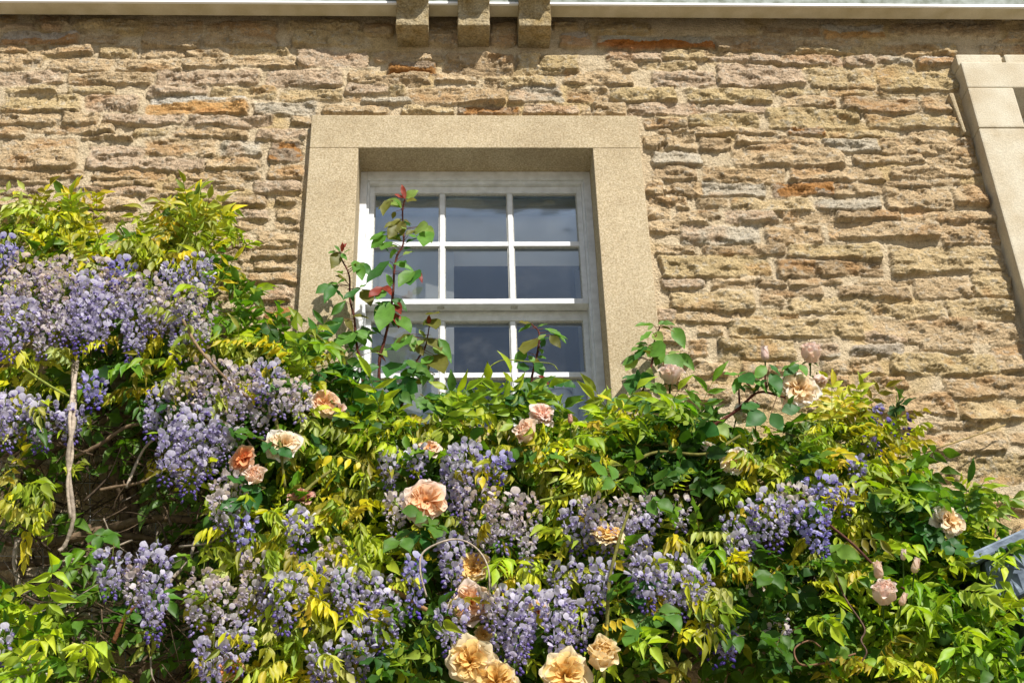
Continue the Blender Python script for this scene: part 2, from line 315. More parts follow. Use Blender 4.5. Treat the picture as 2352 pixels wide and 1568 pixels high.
def vnoise(x, z, fx, fz, seed, octv=5, ridged=False, gain=.5):
    out = np.zeros_like(x); amp = 1; tot = 0
    for o in range(octv):
        r = np.random.default_rng(seed*31+o); tab = r.random((256, 256)).astype(np.float32)
        X = x*fx*2**o; Z = z*fz*2**o; xi = np.floor(X).astype(int); zi = np.floor(Z).astype(int)
        a = X-xi; b = Z-zi; a = a*a*(3-2*a); b = b*b*(3-2*b)
        g = lambda i, j: tab[(xi+i) & 255, (zi+j) & 255]
        v = (g(0, 0)*(1-a)+g(1, 0)*a)*(1-b)+(g(0, 1)*(1-a)+g(1, 1)*a)*b
        if ridged: v = 1-np.abs(v*2-1)
        out += v*amp; tot += amp; amp *= gain
    return out/tot

# openings (x0, x1, z0, z1) of the two windows and their surrounds
ZB = at(1150, 1010, 0)[2]
PFW = .036; WX0, WX1 = at(823, 345, PFW)[0], at(1361.8, 345, PFW)[0]; WZ = at(1092, 339.5, PFW)[2]
WO = [(-.535, .535, ZB, at(1092, 265, PFW)[2]-.02)]
NX0 = at(2330, 210, .07)[0]; NZT = at(2340, 201, .07)[2]; NX1 = NX0+.8
NOUT = at(2223, 202, .07)[0]
WO.append((NOUT+.05, NX1+.12, 3.3, NZT+.06))

xs = np.concatenate([np.arange(-4.5, -2.1, .02), np.arange(-2.1, 2.15, .0042), np.arange(2.15, 4.8, .02)])
zs = np.concatenate([np.arange(0, 2.45, .03), np.arange(2.45, 3.1, .008), np.arange(3.1, 5.34, .0040), np.arange(5.34, 6.0, .02)])
GX, GZ = np.meshgrid(xs, zs); nz_, nx_ = GX.shape
wob = lambda s, a, f: (vnoise(GX, GZ, f, f, s, 4)-.5)*a
QX = GX+wob(1, .036, 13)+wob(3, .014, 60); QZ = GZ+wob(2, .026, 9)+wob(4, .012, 50)
lab = np.zeros(GX.shape, np.int32); edge = np.full(GX.shape, -1., np.float32); info = [None]
def put(cx, cz, hw, hh, skew, col, only=None):
    """rounded rubble stone; edge = distance (metres) inside its outline"""
    k = len(info); pad = .05
    i0, i1 = np.searchsorted(zs, (cz-hh-pad, cz+hh+pad)); j0, j1 = np.searchsorted(xs, (cx-hw-pad, cx+hw+pad))
    if i1-i0 < 2 or j1-j0 < 2: return
    x = QX[i0:i1, j0:j1]-cx; z = QZ[i0:i1, j0:j1]-cz-skew*x
    tl, tr = R(-.18, .18), R(-.18, .18)                      # ends taper a little
    hz = hh*(1+np.where(x < 0, tl, tr)*np.abs(x)/hw)
    r = min(hh, hw)*R(.12, .5)
    qx = np.abs(x)-hw+r; qz = np.abs(z)-hz+r
    d = r-(np.sqrt(np.maximum(qx, 0)**2+np.maximum(qz, 0)**2)+np.minimum(np.maximum(qx, qz), 0))
    m = d > edge[i0:i1, j0:j1]
    m &= d > -.02
    if only is not None: m &= only[i0:i1, j0:j1]
    edge[i0:i1, j0:j1][m] = d[m]; lab[i0:i1, j0:j1][m] = k
    info.append((cx, cz, hw, hh, col, R(-.012, .014), random.gauss(0, .09), random.gauss(0, .16), R(0, 50)))
for key, (fa, ou, ov, txt) in ST.items():
    for t in txt.replace('\n', '|').split('|'):
        a, b, c, d, col = t.split(); a, b, c, d = [float(q) for q in (a, b, c, d)]
        p = at(ou+fa*a, ov+fa*b); q = at(ou+fa*c, ov+fa*d); m_ = at(ou+fa*(a+c)/2, ov+fa*(b+d)/2)
        p2 = at(ou+fa*a, ov+fa*d); q2 = at(ou+fa*c, ov+fa*b)
        put(m_[0], m_[2], (q[0]-p[0]+q2[0]-p2[0])/4+.004, abs(q[2]-p[2])/2+.004, (q2[2]-p[2])/(q2[0]-p[0]), col)
cover = edge > -.0015
near = np.zeros_like(cover)
for (j, i) in [(0, 0)]+[(int(8*math.cos(a)), int(8*math.sin(a))) for a in np.arange(0, 6.28, .5)]:
    near |= np.roll(np.roll(cover, i, 0), j, 1)
traced = near.copy(); U, Vv = proj(GX, 0*GX, GZ)
traced |= ((U > 0) & (U < 2250) & (Vv > 40) & (Vv < 440)) | ((U > 1500) & (U < 2352) & (Vv > 440) & (Vv < 1090) & (U < 2230+(Vv-300)*.27)) | ((U > 560) & (U < 720) & (Vv > 440) & (Vv < 760))
free = ~traced
z = .0
while z < 6.0:
    h = random.choice([.035, .045, .05, .06, .07, .085, .1]); x = -4.6-R(0, .2)
    while x < 4.8:
        wd = R(.1, .34); put(x+wd/2, z+h/2+R(-.004, .004), wd/2-.006, h/2-.004, R(-.03, .03), random.choice('ttttyyyppYobbgtt'), free); x += wd+R(.006, .02)
    z += h+R(.006, .016)
Hh = np.zeros(GX.shape, np.float32)
I = info; n_ = len(I)
def tab(k, d=0.): return np.array([d]+[q[k] for q in I[1:]], np.float32)
cxT, czT, hwT, hhT, baseT, txT, tzT, sdT = tab(0), tab(1), tab(2, 1), tab(3, 1), tab(5), tab(6), tab(7), tab(8)
colT = np.array([MORT]+[PAL[q[4]] for q in I[1:]]); kindT = ['']+[q[4] for q in I[1:]]
e = np.where(lab > 0, edge, -.02)
sx = GX+sdT[lab]; sz = GZ+sdT[lab]*1.7
rough = vnoise(sx, sz, 19, 33, 11, 6, True, .66)-.55             # bedded, broken face: longer along the course
rough2 = vnoise(sx+.1*rough, sz, 62, 85, 12, 3, True, .7)-.5
chunk = vnoise(sx+.03*rough2, sz+.02*rough2, 13, 22, 13, 2)-.5
chunk = np.tanh(chunk*15)*.5                                       # ledges where flakes broke off
low = GZ < czT[lab]
prof = np.clip((e+.001)/np.where(low, .006, .011), 0, 1); prof = prof*prof*(3-2*prof)
prof = prof*(.85+.15*np.clip(e/.03, 0, 1))
face = .0075+.4*baseT[lab]+(GX-cxT[lab])*txT[lab]*.5-(GZ-czT[lab])*(.10+tzT[lab])+rough*.0135+chunk*.011+rough2*.012
mort = .001+(vnoise(GX, GZ, 10, 10, 21, 3)-.5)*.010+np.clip((e+.006)/.006, 0, 1)*.001+(vnoise(GX, GZ, 90, 90, 22, 3)-.5)*.002
Hh = mort*(1-prof)+np.maximum(face, -.002)*prof
Hh = np.where(lab > 0, Hh, mort)
# fine dark cracks round some stones
crk = vnoise(GX, GZ, 30, 30, 25, 2)
Hh -= np.where((np.abs(e-.0015) < .0028) & (crk > .56) & (lab > 0), .006, 0)
colm = prof[..., None]
cn = vnoise(sx, sz, 18, 36, 31, 5)[..., None]; cn2 = vnoise(sx, sz, 7, 12, 32, 3)[..., None]; cn3 = vnoise(sx*1.3, sz, 60, 90, 33, 3)[..., None]
cs = colT[lab]*(.78+.42*cn)
rust = np.array(srgb('#b0762f')); gry = np.array(srgb('#b9b4a6'))
a = np.clip((cn2-.62)*4, 0, .32); cs = cs*(1-a)+rust*a*(.7+.6*cn)
a = np.clip((cn3-.62)*5, 0, .5); cs = cs*(1-a)+gry*a
for k in range(1, n_):                                            # a few two-coloured stones
    if kindT[k] in 'OWGd':
        cx, cz, hw, hh = I[k][:4]; i0, i1 = np.searchsorted(zs, (cz-hh-.05, cz+hh+.05)); j0, j1 = np.searchsorted(xs, (cx-hw-.05, cx+hw+.05))
        s = lab[i0:i1, j0:j1] == k; t = (GZ[i0:i1, j0:j1]-cz)/hh+(cn2[i0:i1, j0:j1, 0]-.5)*2.4
        if kindT[k] == 'W': m = s & (t > .25); cs[i0:i1, j0:j1][m] = np.array(srgb('#cbc4b6')); m = s & (t < .1); cs[i0:i1, j0:j1][m] *= np.array([1.0, .78, .5])
        elif kindT[k] == 'G': m = s & (t < -.1); cs[i0:i1, j0:j1][m] = np.array(srgb('#a9682c'))
        elif kindT[k] == 'O': m = s & (t > .45); cs[i0:i1, j0:j1][m] = np.array(srgb('#b8ada0'))
        else: m = s & (cn[i0:i1, j0:j1, 0] > .52); cs[i0:i1, j0:j1][m] = np.array(srgb('#a87844'))
cm = MORT*(.88+.24*vnoise(GX, GZ, 25, 25, 41, 5)[..., None]); yl = np.clip((vnoise(GX, GZ, 6, 9, 42, 3)-.52)*4, 0, .5)[..., None]
cm = cm*(1-yl)+np.array(srgb('#bfa05e'))*yl
colr = cs*colm+cm*(1-colm)
hole = np.zeros((nz_-1, nx_-1), bool); mx = (xs[1:]+xs[:-1])/2; mz = (zs[1:]+zs[:-1])/2
for x0, x1, z0, z1 in WO: hole |= ((mx > x0) & (mx < x1))[None, :] & ((mz > z0) & (mz < z1))[:, None]
idx = np.arange(nz_*nx_).reshape(nz_, nx_)
q = np.stack([idx[:-1, :-1], idx[:-1, 1:], idx[1:, 1:], idx[1:, :-1]], -1)[~hole]
ledge = np.where(prof > .5, np.clip(Hh, 0, .05), 0)*.18
V = np.stack([GX, -Hh, GZ-ledge], -1).reshape(-1, 3)
wl = under(link('rubble_wall', npmesh('rubble_wall', V, q, colr.reshape(-1, 3), True, 4), 'rubble'), house)

# ---- window surround and sash windows
def window(x0, x1, zt, zb, Pf, jw, lh, smat, ext=0., splits=(), bev=.003):
    D = .088; d2 = D+.045
    sur = MB(); sur.box(x0-jw, x1+jw+ext, -Pf, .16, zt, zt+lh)
    s0 = sur.build('window_surround', smat, house, bevel=bev)
    zz = [zt-.0012]+list(splits)+[zb]
    for (a, b) in ((x0-jw, x0), (x1, x1+jw+ext)):
        for k in range(len(zz)-1):
            m = MB(); m.box(a, b, -Pf+(0 if k == 0 else .003), .16, zz[k+1]+.0012, zz[k]); j = m.build('jamb_stone', smat, s0, bevel=bev)
    m = MB(); m.box(x0-jw-.05, x1+jw+.05, -Pf-.05, .2, zb-.14, zb); m.build('stone_sill', smat, s0, bevel=.006)
    fr = MB(); fw = .023                       # box frame
    fr.box(x0+.0, x0+fw, D, D+.13, zb, zt); fr.box(x1-fw, x1, D, D+.13, zb, zt)
    fr.box(x0+fw, x1-fw, D-.001, D+.13, zt-.034, zt); fr.box(x0+fw, x0+fw+.008, D+.010, D+.13, zb, zt-.034); fr.box(x1-fw-.008, x1-fw, D+.010, D+.13, zb, zt-.034)
    fr.box(x0+fw+.008, x1-fw-.008, D+.008, D+.13, zt-.046, zt-.034)
    win = fr.build('sash_window', 'wood', house, bevel=.0015)
    X0, X1 = x0+fw+.008, x1-fw-.008
    return win, X0, X1, D
win, X0, X1, D = window(WX0, WX1, WZ, ZB, PFW, WX0-at(714, 300, PFW)[0], at(1092, 265, PFW)[2]-WZ, 'ashlar')
def sash(win, name, X0, X1, y, zt, zb, rt, rb, st, bx, bz, deep=.04):
    bz = [q for q in bz if q > zb+rb+.05]
    m = MB(); m.box(X0, X0+st, y, y+deep, zb, zt); m.box(X1-st, X1, y, y+deep, zb, zt)
    m.box(X0+st, X1-st, y+.0005, y+deep, zt-rt, zt); m.box(X0+st, X1-st, y-.0005, y+deep, zb, zb+rb)
    s = m.build(name, 'wood', win, bevel=.0015)
    gx0, gx1, gz0, gz1 = X0+st, X1-st, zb+rb, zt-rt; n = 3; pw = (gx1-gx0)/3; w2 = .0085
    for i in (1, 2):
        b = MB(); x = gx0+pw*i; b.box(x-w2, x+w2, y+.002, y+deep-.006, gz0, gz1); b.build('glazing_bar', 'wood', win, bevel=.004)
    for zz in bz:
        b = MB()
        for i in range(3): b.box(gx0+pw*i+(w2 if i else 0), gx0+pw*(i+1)-(w2 if i < 2 else 0), y+.0025, y+deep-.007, zz-w2, zz+w2)
        b.build('glazing_bar', 'wood', win)
    lv = [gz0]+[q for z in sorted(bz) for q in (z-w2, z+w2)]+[gz1]
    for r in range(len(lv)//2):
        for i in range(3):
            a, b_ = gx0+pw*i+(w2 if i else 0), gx0+pw*(i+1)-(w2 if i < 2 else 0); z0, z1 = lv[2*r], lv[2*r+1]
            g = MB(); g.box(a-.002, b_+.002, y+.016, y+.019, z0-.002, z1+.002); pane = g.build('pane', 'glass', win)
            p = MB(); t = .0035                                        # putty line round the glass
            p.box(a, a+t, y+.008, y+.0155, z0, z1); p.box(b_-t, b_, y+.008, y+.0155, z0, z1); p.box(a+t, b_-t, y+.008, y+.0155, z0, z0+t*.7); p.box(a+t, b_-t, y+.008, y+.0155, z1-t, z1)
            o = p.build('putty', 'putty', win)
    return s
yu = D+.022; yl = yu+.045
zT = WZ-.046
zglass = lambda v, y: at(1095, v, -y)[2]
zm0 = zglass(698, yu)                          # bottom of the upper sash
zub = zglass(559, yu); zut = zglass(443, yu)
sash(win, 'upper_sash', X0, X1, yu, zT, zm0, zT-zut, zglass(686, yu)-zm0, .0165, None, [zub])
zl_t = zglass(736, yl); zl_b = zglass(860, yl)
gap = zub-(zglass(686, yu)); lows = [zl_b]
while lows[-1]-gap > ZB+.12: lows.append(lows[-1]-gap)
sash(win, 'lower_sash', X0, X1, yl, zm0+.02, ZB+.01, zm0+.02-zl_t, .06, .0165, None, lows)
m = MB(); m.box(X0, X1, yl+.05, yl+.065, zm0-.005, zm0+.04)
m = MB()
for u in (1000.5, 1169):                       # tenon ends showing under the meeting rail
    x = at(u+12, 706, -yu-.02)[0]; m = MB(); m.box(x-.011, x+.011, yu+.012, yu+.028, zm0-.0016, zm0-.0004); m.build('tenon_end', 'putty', win)

# room behind: boarded soffit, shutter, walls and ceiling
rm = MB(); ys = yl+.055
zsof = WZ-.03; ysof = ys
dz = .0
while proj(0, ys+dz, zsof-dz*1.25)[1] < 611: dz += .005
ysof = ys+dz; zlow = zsof-dz*1.25
m = MB(); m.hexa([(WX0, ys, zsof), (WX1, ys, zsof), (WX1, ysof, zlow), (WX0, ysof, zlow), (WX0, ys, zsof+.03), (WX1, ys, zsof+.03), (WX1, ysof+.03, zlow+.03), (WX0, ysof+.03, zlow+.03)])
m.box(WX0, WX1, ys+.006, ys+.024, zsof-.045, zsof-.012); m.build('window_soffit', 'blind', house)
ysof += .22
yc = ysof
y_s = ys+.07; xs_ = at(1043, 790, -y_s)[0]
m = MB()
def sh(xa, xb, za, zb_, pr):                  # shutter leaf folded back at a slant, with its raised panels
    f = lambda x: ys+.02+(x-WX0)/(xs_-WX0)*.055-pr
    m.hexa([(xa, f(xa), za), (xb, f(xb), za), (xb, f(xb)+.02, za), (xa, f(xa)+.02, za), (xa, f(xa), zb_), (xb, f(xb), zb_), (xb, f(xb)+.02, zb_), (xa, f(xa)+.02, zb_)])
sh(WX0, xs_, ZB, zlow+.02, 0)
for (za, zb_) in ((ZB+.05, ZB+.42), (ZB+.48, zlow-.03)): sh(WX0+.06, xs_-.05, za, zb_, .004)
m.build('shutter', 'shutter', house)
m = MB(); m.box(WX1-.02, WX1+.03, ys, yc, ZB, zsof-.001); m.build('window_reveal', 'shutter', house)
m = MB(); m.box(WX0-.05, WX1+.05, ys-.0, yc+.02, ZB-.04, ZB+.02); m.build('inner_sill', 'shutter', house)
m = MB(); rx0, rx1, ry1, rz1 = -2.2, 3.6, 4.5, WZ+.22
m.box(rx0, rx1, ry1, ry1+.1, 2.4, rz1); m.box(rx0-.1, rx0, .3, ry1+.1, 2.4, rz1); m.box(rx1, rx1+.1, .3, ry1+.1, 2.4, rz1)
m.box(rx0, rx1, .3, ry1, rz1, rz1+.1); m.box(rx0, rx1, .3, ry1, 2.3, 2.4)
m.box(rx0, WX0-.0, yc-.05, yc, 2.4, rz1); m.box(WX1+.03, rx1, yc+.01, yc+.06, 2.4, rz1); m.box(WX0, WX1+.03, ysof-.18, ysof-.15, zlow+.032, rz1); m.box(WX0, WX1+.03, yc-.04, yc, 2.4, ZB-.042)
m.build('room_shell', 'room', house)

# second window at the right edge, tooled pale stone
s1 = at(2254, 293, .07)[2]
win2, N0, N1, _ = window(NX0, NX1, NZT, 3.3, .07, NX0-NOUT, .118, 'pale_stone', 0, (s1,), .006)
sash(win2, 'upper_sash', N0, N1, yu, NZT-.046, NZT-.6, .03, .02, .018, None, [NZT-.32])
sash(win2, 'lower_sash', N0, N1, yl, NZT-.58, 3.31, .02, .06, .018, None, [NZT-.85])
m = MB()
def ragged(x0, x1, zb_, zt_, y, n=14):
    x = x0
    while x < x1:
        w_ = R(.16, .24); m.box(x, min(x+w_, x1)-.012, -y-R(0, .006), .05, zb_, zt_+R(-.004, .004)); x += w_
ragged(NOUT-.002, NX1+.4, NZT+.119, NZT+.175, .05); m.build('relieving_course', 'pale_stone', house, bevel=.008)
p0 = at(2196, 213, .03); p1 = at(2225, 303, .03)
m = MB(); m.hexa([(p0[0], -.03, p1[2]), (NOUT-.035, -.028, p1[2]), (NOUT-.035, .05, p1[2]), (p0[0], .05, p1[2]), (p0[0]-.008, -.03, p0[2]), (NOUT-.05, -.03, p0[2]), (NOUT-.05, .05, p0[2]), (p0[0]-.008, .05, p0[2])])
m.build('packing_stone', 'ashlar', house, bevel=.006)

# ---- gutter, fascia and corbels
zg = at(1100, 39, .055)[2]
PF = .08
while proj(0, -PF, zg)[1] > 12: PF += .001
m = MB(); m.prism([(-.055, zg), (-PF, zg+.002), (-PF, zg+.075), (-PF+.008, zg+.08), (-.055, zg+.075)], -4.6, 4.8); gt = m.build('gutter', 'gutter', house)
m = MB(); m.prism([(-PF-.0005, zg+.010), (-PF-.004, zg+.010), (-PF-.004, zg+.115), (-PF-.0005, zg+.115)], -4.6, 4.8); m.build('fascia', 'fascia', house)
m = MB(); m.prism([(-PF+.001, zg-.002), (-PF-.007, zg-.001), (-PF-.007, zg+.008), (-PF-.0005, zg+.008)], -4.6, 4.8); m.build('gutter_lip', mat('white_lip', srgb('#e9eaec'), .4), house)
m = MB(); m.prism([(.05, zg+.3), (-.32, zg+.30), (-.32, zg+.33), (2.5, zg+1.4), (2.5, zg+1.2)], -4.6, 4.8); m.build('roof', mat('roof_slate', srgb('#5d5f60'), .8, noise=[(20, .7, 1.2, 4, W1)]), house)
m = MB(); m.prism([(.0, zg+.08), (-.055, zg+.08), (-.055, zg+.29), (.0, zg+.29)], -4.6, 4.8); m.build('eaves_board', 'fascia', house)
zc0 = at(1100, 110, 0)[2]
Pc = .02
while proj(0, -Pc, zc0)[1] > 58.5: Pc += .002
zs1 = at(1100, 32, Pc)[2]
import bmesh
for (ua, ub) in ((910, 983), (1052, 1124), (1193, 1266)):
    xa, xb = at(ua, 58, Pc)[0], at(ub, 58, Pc)[0]
    cv = [(-Pc-.075*(1-math.cos(t)), zs1+.055*math.sin(t)) for t in np.linspace(0, math.pi/2, 6)]
    prof_ = [(.05, zc0), (-Pc, zc0), (-Pc, zs1)]+cv[1:]+[(-Pc-.075, zs1+.2), (.05, zs1+.2)]
    mb = MB(); mb.prism(prof_, xa, xb); o = mb.build('corbel', 'corbel', house, bevel=.003)
    bm = bmesh.new(); bm.from_mesh(o.data); bmesh.ops.triangulate(bm, faces=bm.faces)
    for _ in range(4):
        ed = [e_ for e_ in bm.edges if e_.calc_length() > .014]; bmesh.ops.subdivide_edges(bm, edges=ed, cuts=1); bmesh.ops.triangulate(bm, faces=bm.faces)
    if bm.verts:
        cc = np.array([v.co[:] for v in bm.verts]); nn = vnoise(cc[:, 0]*1.+cc[:, 1]*.7, cc[:, 2]+cc[:, 1]*.6, 35, 60, 51, 4, True)-.5
        bm.normal_update()
        for v, a_ in zip(bm.verts, nn): v.co += v.normal*a_*.007
    bm.to_mesh(o.data); bm.free()
m = MB(); m.box(at(890, 0, .2)[0], at(1290, 0, .2)[0], -.205, .0, zs1+.205, zs1+.30); m.build('shading_slab', 'corbel', house, bevel=.006)  # unseen slab above the view, added to shade the upper corbels

# ---- lead covered porch roof at the right
m = MB(); a = at(2225, 1270, .30); b = at(2400, 1190, .30)
sl_ = (b[2]-a[2])/(b[0]-a[0])
def slab(x0, z0, L, th, P0, P1):
    x1 = x0+L; z1 = z0+sl_*L; m.hexa([(x0, -P1, z0-th), (x1, -P1, z1-th), (x1, -P0, z1-th), (x0, -P0, z0-th), (x0, -P1, z0), (x1, -P1, z1), (x1, -P0, z1), (x0, -P0, z0)])
a = at(2225, 1270, .36); slab(a[0], a[2], 1.2, .030, .0, .36); slab(a[0]+.045, a[2]-.012, 1.2, .12, .0, .335)
slab(a[0]+.12, a[2]-.125, 1.1, .14, .0, .31)
m.build('porch_roof', 'lead', house, bevel=.006, label='blue grey lead covered porch roof rising towards the right')

# ---- white jar and jug on the inner sill
def lathe(prof, seg=28):
    V = []; T = []
    for r, z in prof:
        for k in range(seg): V.append((r*math.cos(2*math.pi*k/seg), r*math.sin(2*math.pi*k/seg), z))
    for i in range(len(prof)-1):
        for k in range(seg): a = i*seg+k; b = i*seg+(k+1) % seg; T += [(a, b, b+seg), (a, b+seg, a+seg)]
    return np.array(V), np.array(T)
p = at(1284, 905, -(yl+.13)); zt_ = at(1284, 893, -(yl+.13))[2]; h = zt_-(ZB+.02)
jar = empty('ceramic_jar', (p[0], p[1], ZB+.02), 'squat white jar with a flat lid standing inside the window', 'jar')
V, T = lathe([(0, 0), (.05, 0), (.062, .04), (.062, h-.07), (.058, h-.045), (.040, h-.03), (.040, h-.02), (0, h-.02)]); V[:, 2] += 0
under(link('body', npmesh('jar', V+np.array([p[0], p[1], ZB+.02]), T), 'ceramic'), jar)
V, T = lathe([(.044, h-.021), (.046, h-.018), (.046, h-.006), (.03, h), (0, h)]); under(link('lid', npmesh('lid', V+np.array([p[0], p[1], ZB+.02]), T), 'ceramic'), jar)
p = at(1322, 890, -(yl+.21)); h = at(1322, 876, -(yl+.21))[2]-(ZB+.02)
jug = empty('water_jug', (p[0], p[1], ZB+.02), 'taller white jug with a bulging body and narrow neck behind the jar', 'jug')
V, T = lathe([(0, 0), (.055, 0), (.075, .06), (.078, h*.55), (.06, h*.72), (.034, h*.86), (.024, h*.95), (.018, h*.99), (0, h)]); under(link('body', npmesh('jug', V+np.array([p[0], p[1], ZB+.02]), T), 'ceramic'), jug)
q_ = np.array([p[0], p[1], ZB+.02]); V, T = tube([q_+(.06, 0, h*.6), q_+(.105, 0, h*.62), q_+(.1, 0, h*.35), q_+(.07, 0, h*.25)], .007, .007); under(link('handle', npmesh('handle', V, T), 'ceramic'), jug)

# ================================================================== climbers
def Pb(u, v):
    """how far the growth stands out from the wall"""
    p = np.interp(v, [440, 560, 700, 900, 1100, 1568], [.10, .20, .30, .34, .40, .46])
    if u > 700: p = np.interp(v, [780, 900, 1000, 1200, 1568], [.12, .18, .27, .36, .42])
    if u > 1900: p = np.interp(v, [880, 1000, 1200, 1568], [.10, .18, .30, .40])
    return float(p)
MAP = """YYYy...YYy
YYYYYYYYYy
YYYYYYYYYy
fyfffyyffg
ffffffYffgg
fffffffyfGGg
YyffffYYyYYYy
YYYfYfYYffffYDDg
ffvfYvffffffYDgggggggggg.yDDD....YYYy
fffvvvffffDDYYYYYYYYYYGYYYGGDDGGDGYYYm
vvvvvvffffDDGGGYYYffYYYYYDDDDDYYYYYYYy
YYYvvvfffDDYYYYGDffffYYYYDDDDDYYYYYYYG.g
YYYvvvvvffDYYYYYffffffYYYDDDvYYffYYYGGGGGg
YYvvvvvvYYYYYYYfffYfffffYYvDfffffYYGDDGg..
vvvvvvvvfYYYYYYYfDvffffYfffYYfffffYGDDGg..
vvvvffvvvfYYYYffffvffYffYffYYYYDDDYGGGGGg.
GGvvffvvfffYYYffffvffYYffffffYDDDYGDGGGGGg
GGGvvffvfffYYYYfGDfffffffDDffYDDDDDGGGGGG.
GGGGvvvvffYYYYYfGDDfffffDGDvffvDDDDDYGGGGG
GGGGgvvvfYYYYffDDDDDfffDDDvvfvvvDDYYYYGGGG""".split('\n')

YC = [srgb(c) for c in ('#d0c626', '#c6c42a', '#d8c42a', '#b9be2e', '#ccb234', '#a8b82c', '#c8c878', '#d0cb3c', '#b8b45e', '#8f9430', '#a39a30', '#9a8a2c', '#a8a84a')]
YC = [(1.0*c[0], 1.06*c[1], c[2]) for c in YC]+[srgb('#a4b832'), srgb('#8fa830'), srgb('#b4ba3a')]
GC = [srgb(c) for c in ('#96b42a', '#7ba024', '#aabf2c', '#bccb32', '#658f22', '#8ca436', '#4f7a20', '#a2b83a')]
DC = [(srgb(c)[0]*1.05, srgb(c)[1], srgb(c)[2]*.6) for c in ('#3a5f26', '#456d28', '#35592a', '#66883a', '#2f522b', '#4c7433')]
vary = lambda c, s=.12: np.array(c)*(1+random.gauss(0, s))*np.array([1+random.gauss(0, .05), 1, 1+random.gauss(0, .1)])
STEMG = np.array(srgb('#8a9440')); STEMR = np.array(srgb('#7d5040'))

def pinnate(I_, o, axis, nrmv, Lr, pairs, ll, lw, col, droop=.3, hang=.2):
    """feather-shaped wisteria leaf"""
    a = nrm(np.asarray(axis, float)); n = nrm(nrmv-a*np.dot(a, nrmv)); side = cross(a, n)
    dn = np.array([0, 0, -1.]); pts = []; p = np.array(o, float); d = a.copy(); N = pairs*2+2; st = Lr/N
    for i in range(N+1):
        pts.append((p.copy(), d.copy())); p = p+d*st; d = nrm(d+dn*droop*2.2/N)
    prev = pts[0][0]
    for i in range(2, N+1, 2):
        x, y, z = frame(pts[i][0]-prev, n); L = np.linalg.norm(pts[i][0]-prev); I_.add('twig', prev, x*.0022, y*L, z*.0022, STEMG); prev = pts[i][0]
    for k in range(pairs):
        i = 2+2*k
        if i > N: break
        q, dd = pts[i]; s = 1-.25*abs(k/(pairs-.5)-.4)
        for sg in (-1, 1):
            l = nrm(dd*R(.35, .7)+side*sg*R(.75, 1)+dn*hang*R(.5, 1.6)+G3(.12)); nn = nrm(n+G3(.28)+side*sg*.25)
            x, y, z = frame(l, nn); L = ll*s*R(.8, 1.15); I_.add('wl%d' % random.choice((0, 0, 1, 1, 2, 3)), q, x*lw*s*R(.8, 1.15), y*L, z*L*.8, vary(col, .08), vary(col, .08)*1.15)
    q, dd = pts[-1]; x, y, z = frame(nrm(dd+dn*hang*.6), nrm(n+G3(.2))); I_.add('wl%d' % random.choice((0, 1, 2)), q, x*lw*1.1, y*ll*1.1, z*ll*.8, vary(col, .08))
def roseleaf(I_, o, axis, nrmv, s, col, n=5):
    a = nrm(np.asarray(axis, float)); nn = nrm(nrmv-a*np.dot(a, nrmv)); side = cross(a, nn); o = np.array(o, float)
    x, y, z = frame(a, nn); I_.add('twig', o, x*.0024, y*s*1.25, z*.0024, STEMR*.5+STEMG*.5)
    K = [(1.25, 0)]+[(.95, 1), (.95, -1)]+([(.45, 1), (.45, -1)] if n > 3 else [])
    for t, sg in K:
        q = o+a*s*t; l = nrm(a*(1 if sg == 0 else .55)+side*sg*R(.8, 1.1)+np.array([0, 0, -R(0, .7)])+G3(.15)); m_ = nrm(nn+G3(.35))
        x, y, z = frame(l, m_); k = s*R(.85, 1.1)*(1.1 if sg == 0 else .9); I_.add('rl%d' % random.randrange(4), q, x*k*.64, y*k, z*k*.8, vary(col, .1), vary(col, .08)*1.12)

wist = empty('climbing_wisteria', (-.2, -.15, 0), 'large climbing wisteria with bronze yellow young leaves and hanging lilac flowers along the house wall', 'climbing plant')
rose = empty('climbing_rose', (.3, -.12, 0), 'climbing rose with peach and cream blooms and tall thorny shoots before the white window', 'climbing plant')
leafL = empty('leafy_climber', (-1.4, -.2, 0), 'bright green leafy climber filling the bottom left corner below the bare branches', 'climbing plant', 'green leafy climbers')
leafR = empty('leafy_climber', (1.5, -.2, 0), 'bright green leafy climber spreading beneath and beside the grey lead porch roof', 'climbing plant', 'green leafy climbers')
BL = [(975, 1150, 96), (648, 1022, 80), (556, 1052, 62), (584, 1098, 50), (693, 1137, 60), (745, 922, 70), (1247, 948, 70), (1212, 1000, 55), (985, 1028, 50), (1700, 950, 50), (1690, 1058, 70), (2183, 1195, 80), (2030, 1372, 80), (1395, 1226, 80), (1088, 1300, 76), (1083, 1382, 85), (1080, 1516, 95), (1140, 1562, 90), (1298, 1545, 95), (1378, 1512, 70), (1237, 1398, 50), (1540, 872, 60), (1838, 893, 90), (2060, 1310, 70), (528, 1532, 60)]
IW, IL, IR, IRose, IWg = Inst(), Inst(), Inst(), Inst(), Inst()
S = .0014
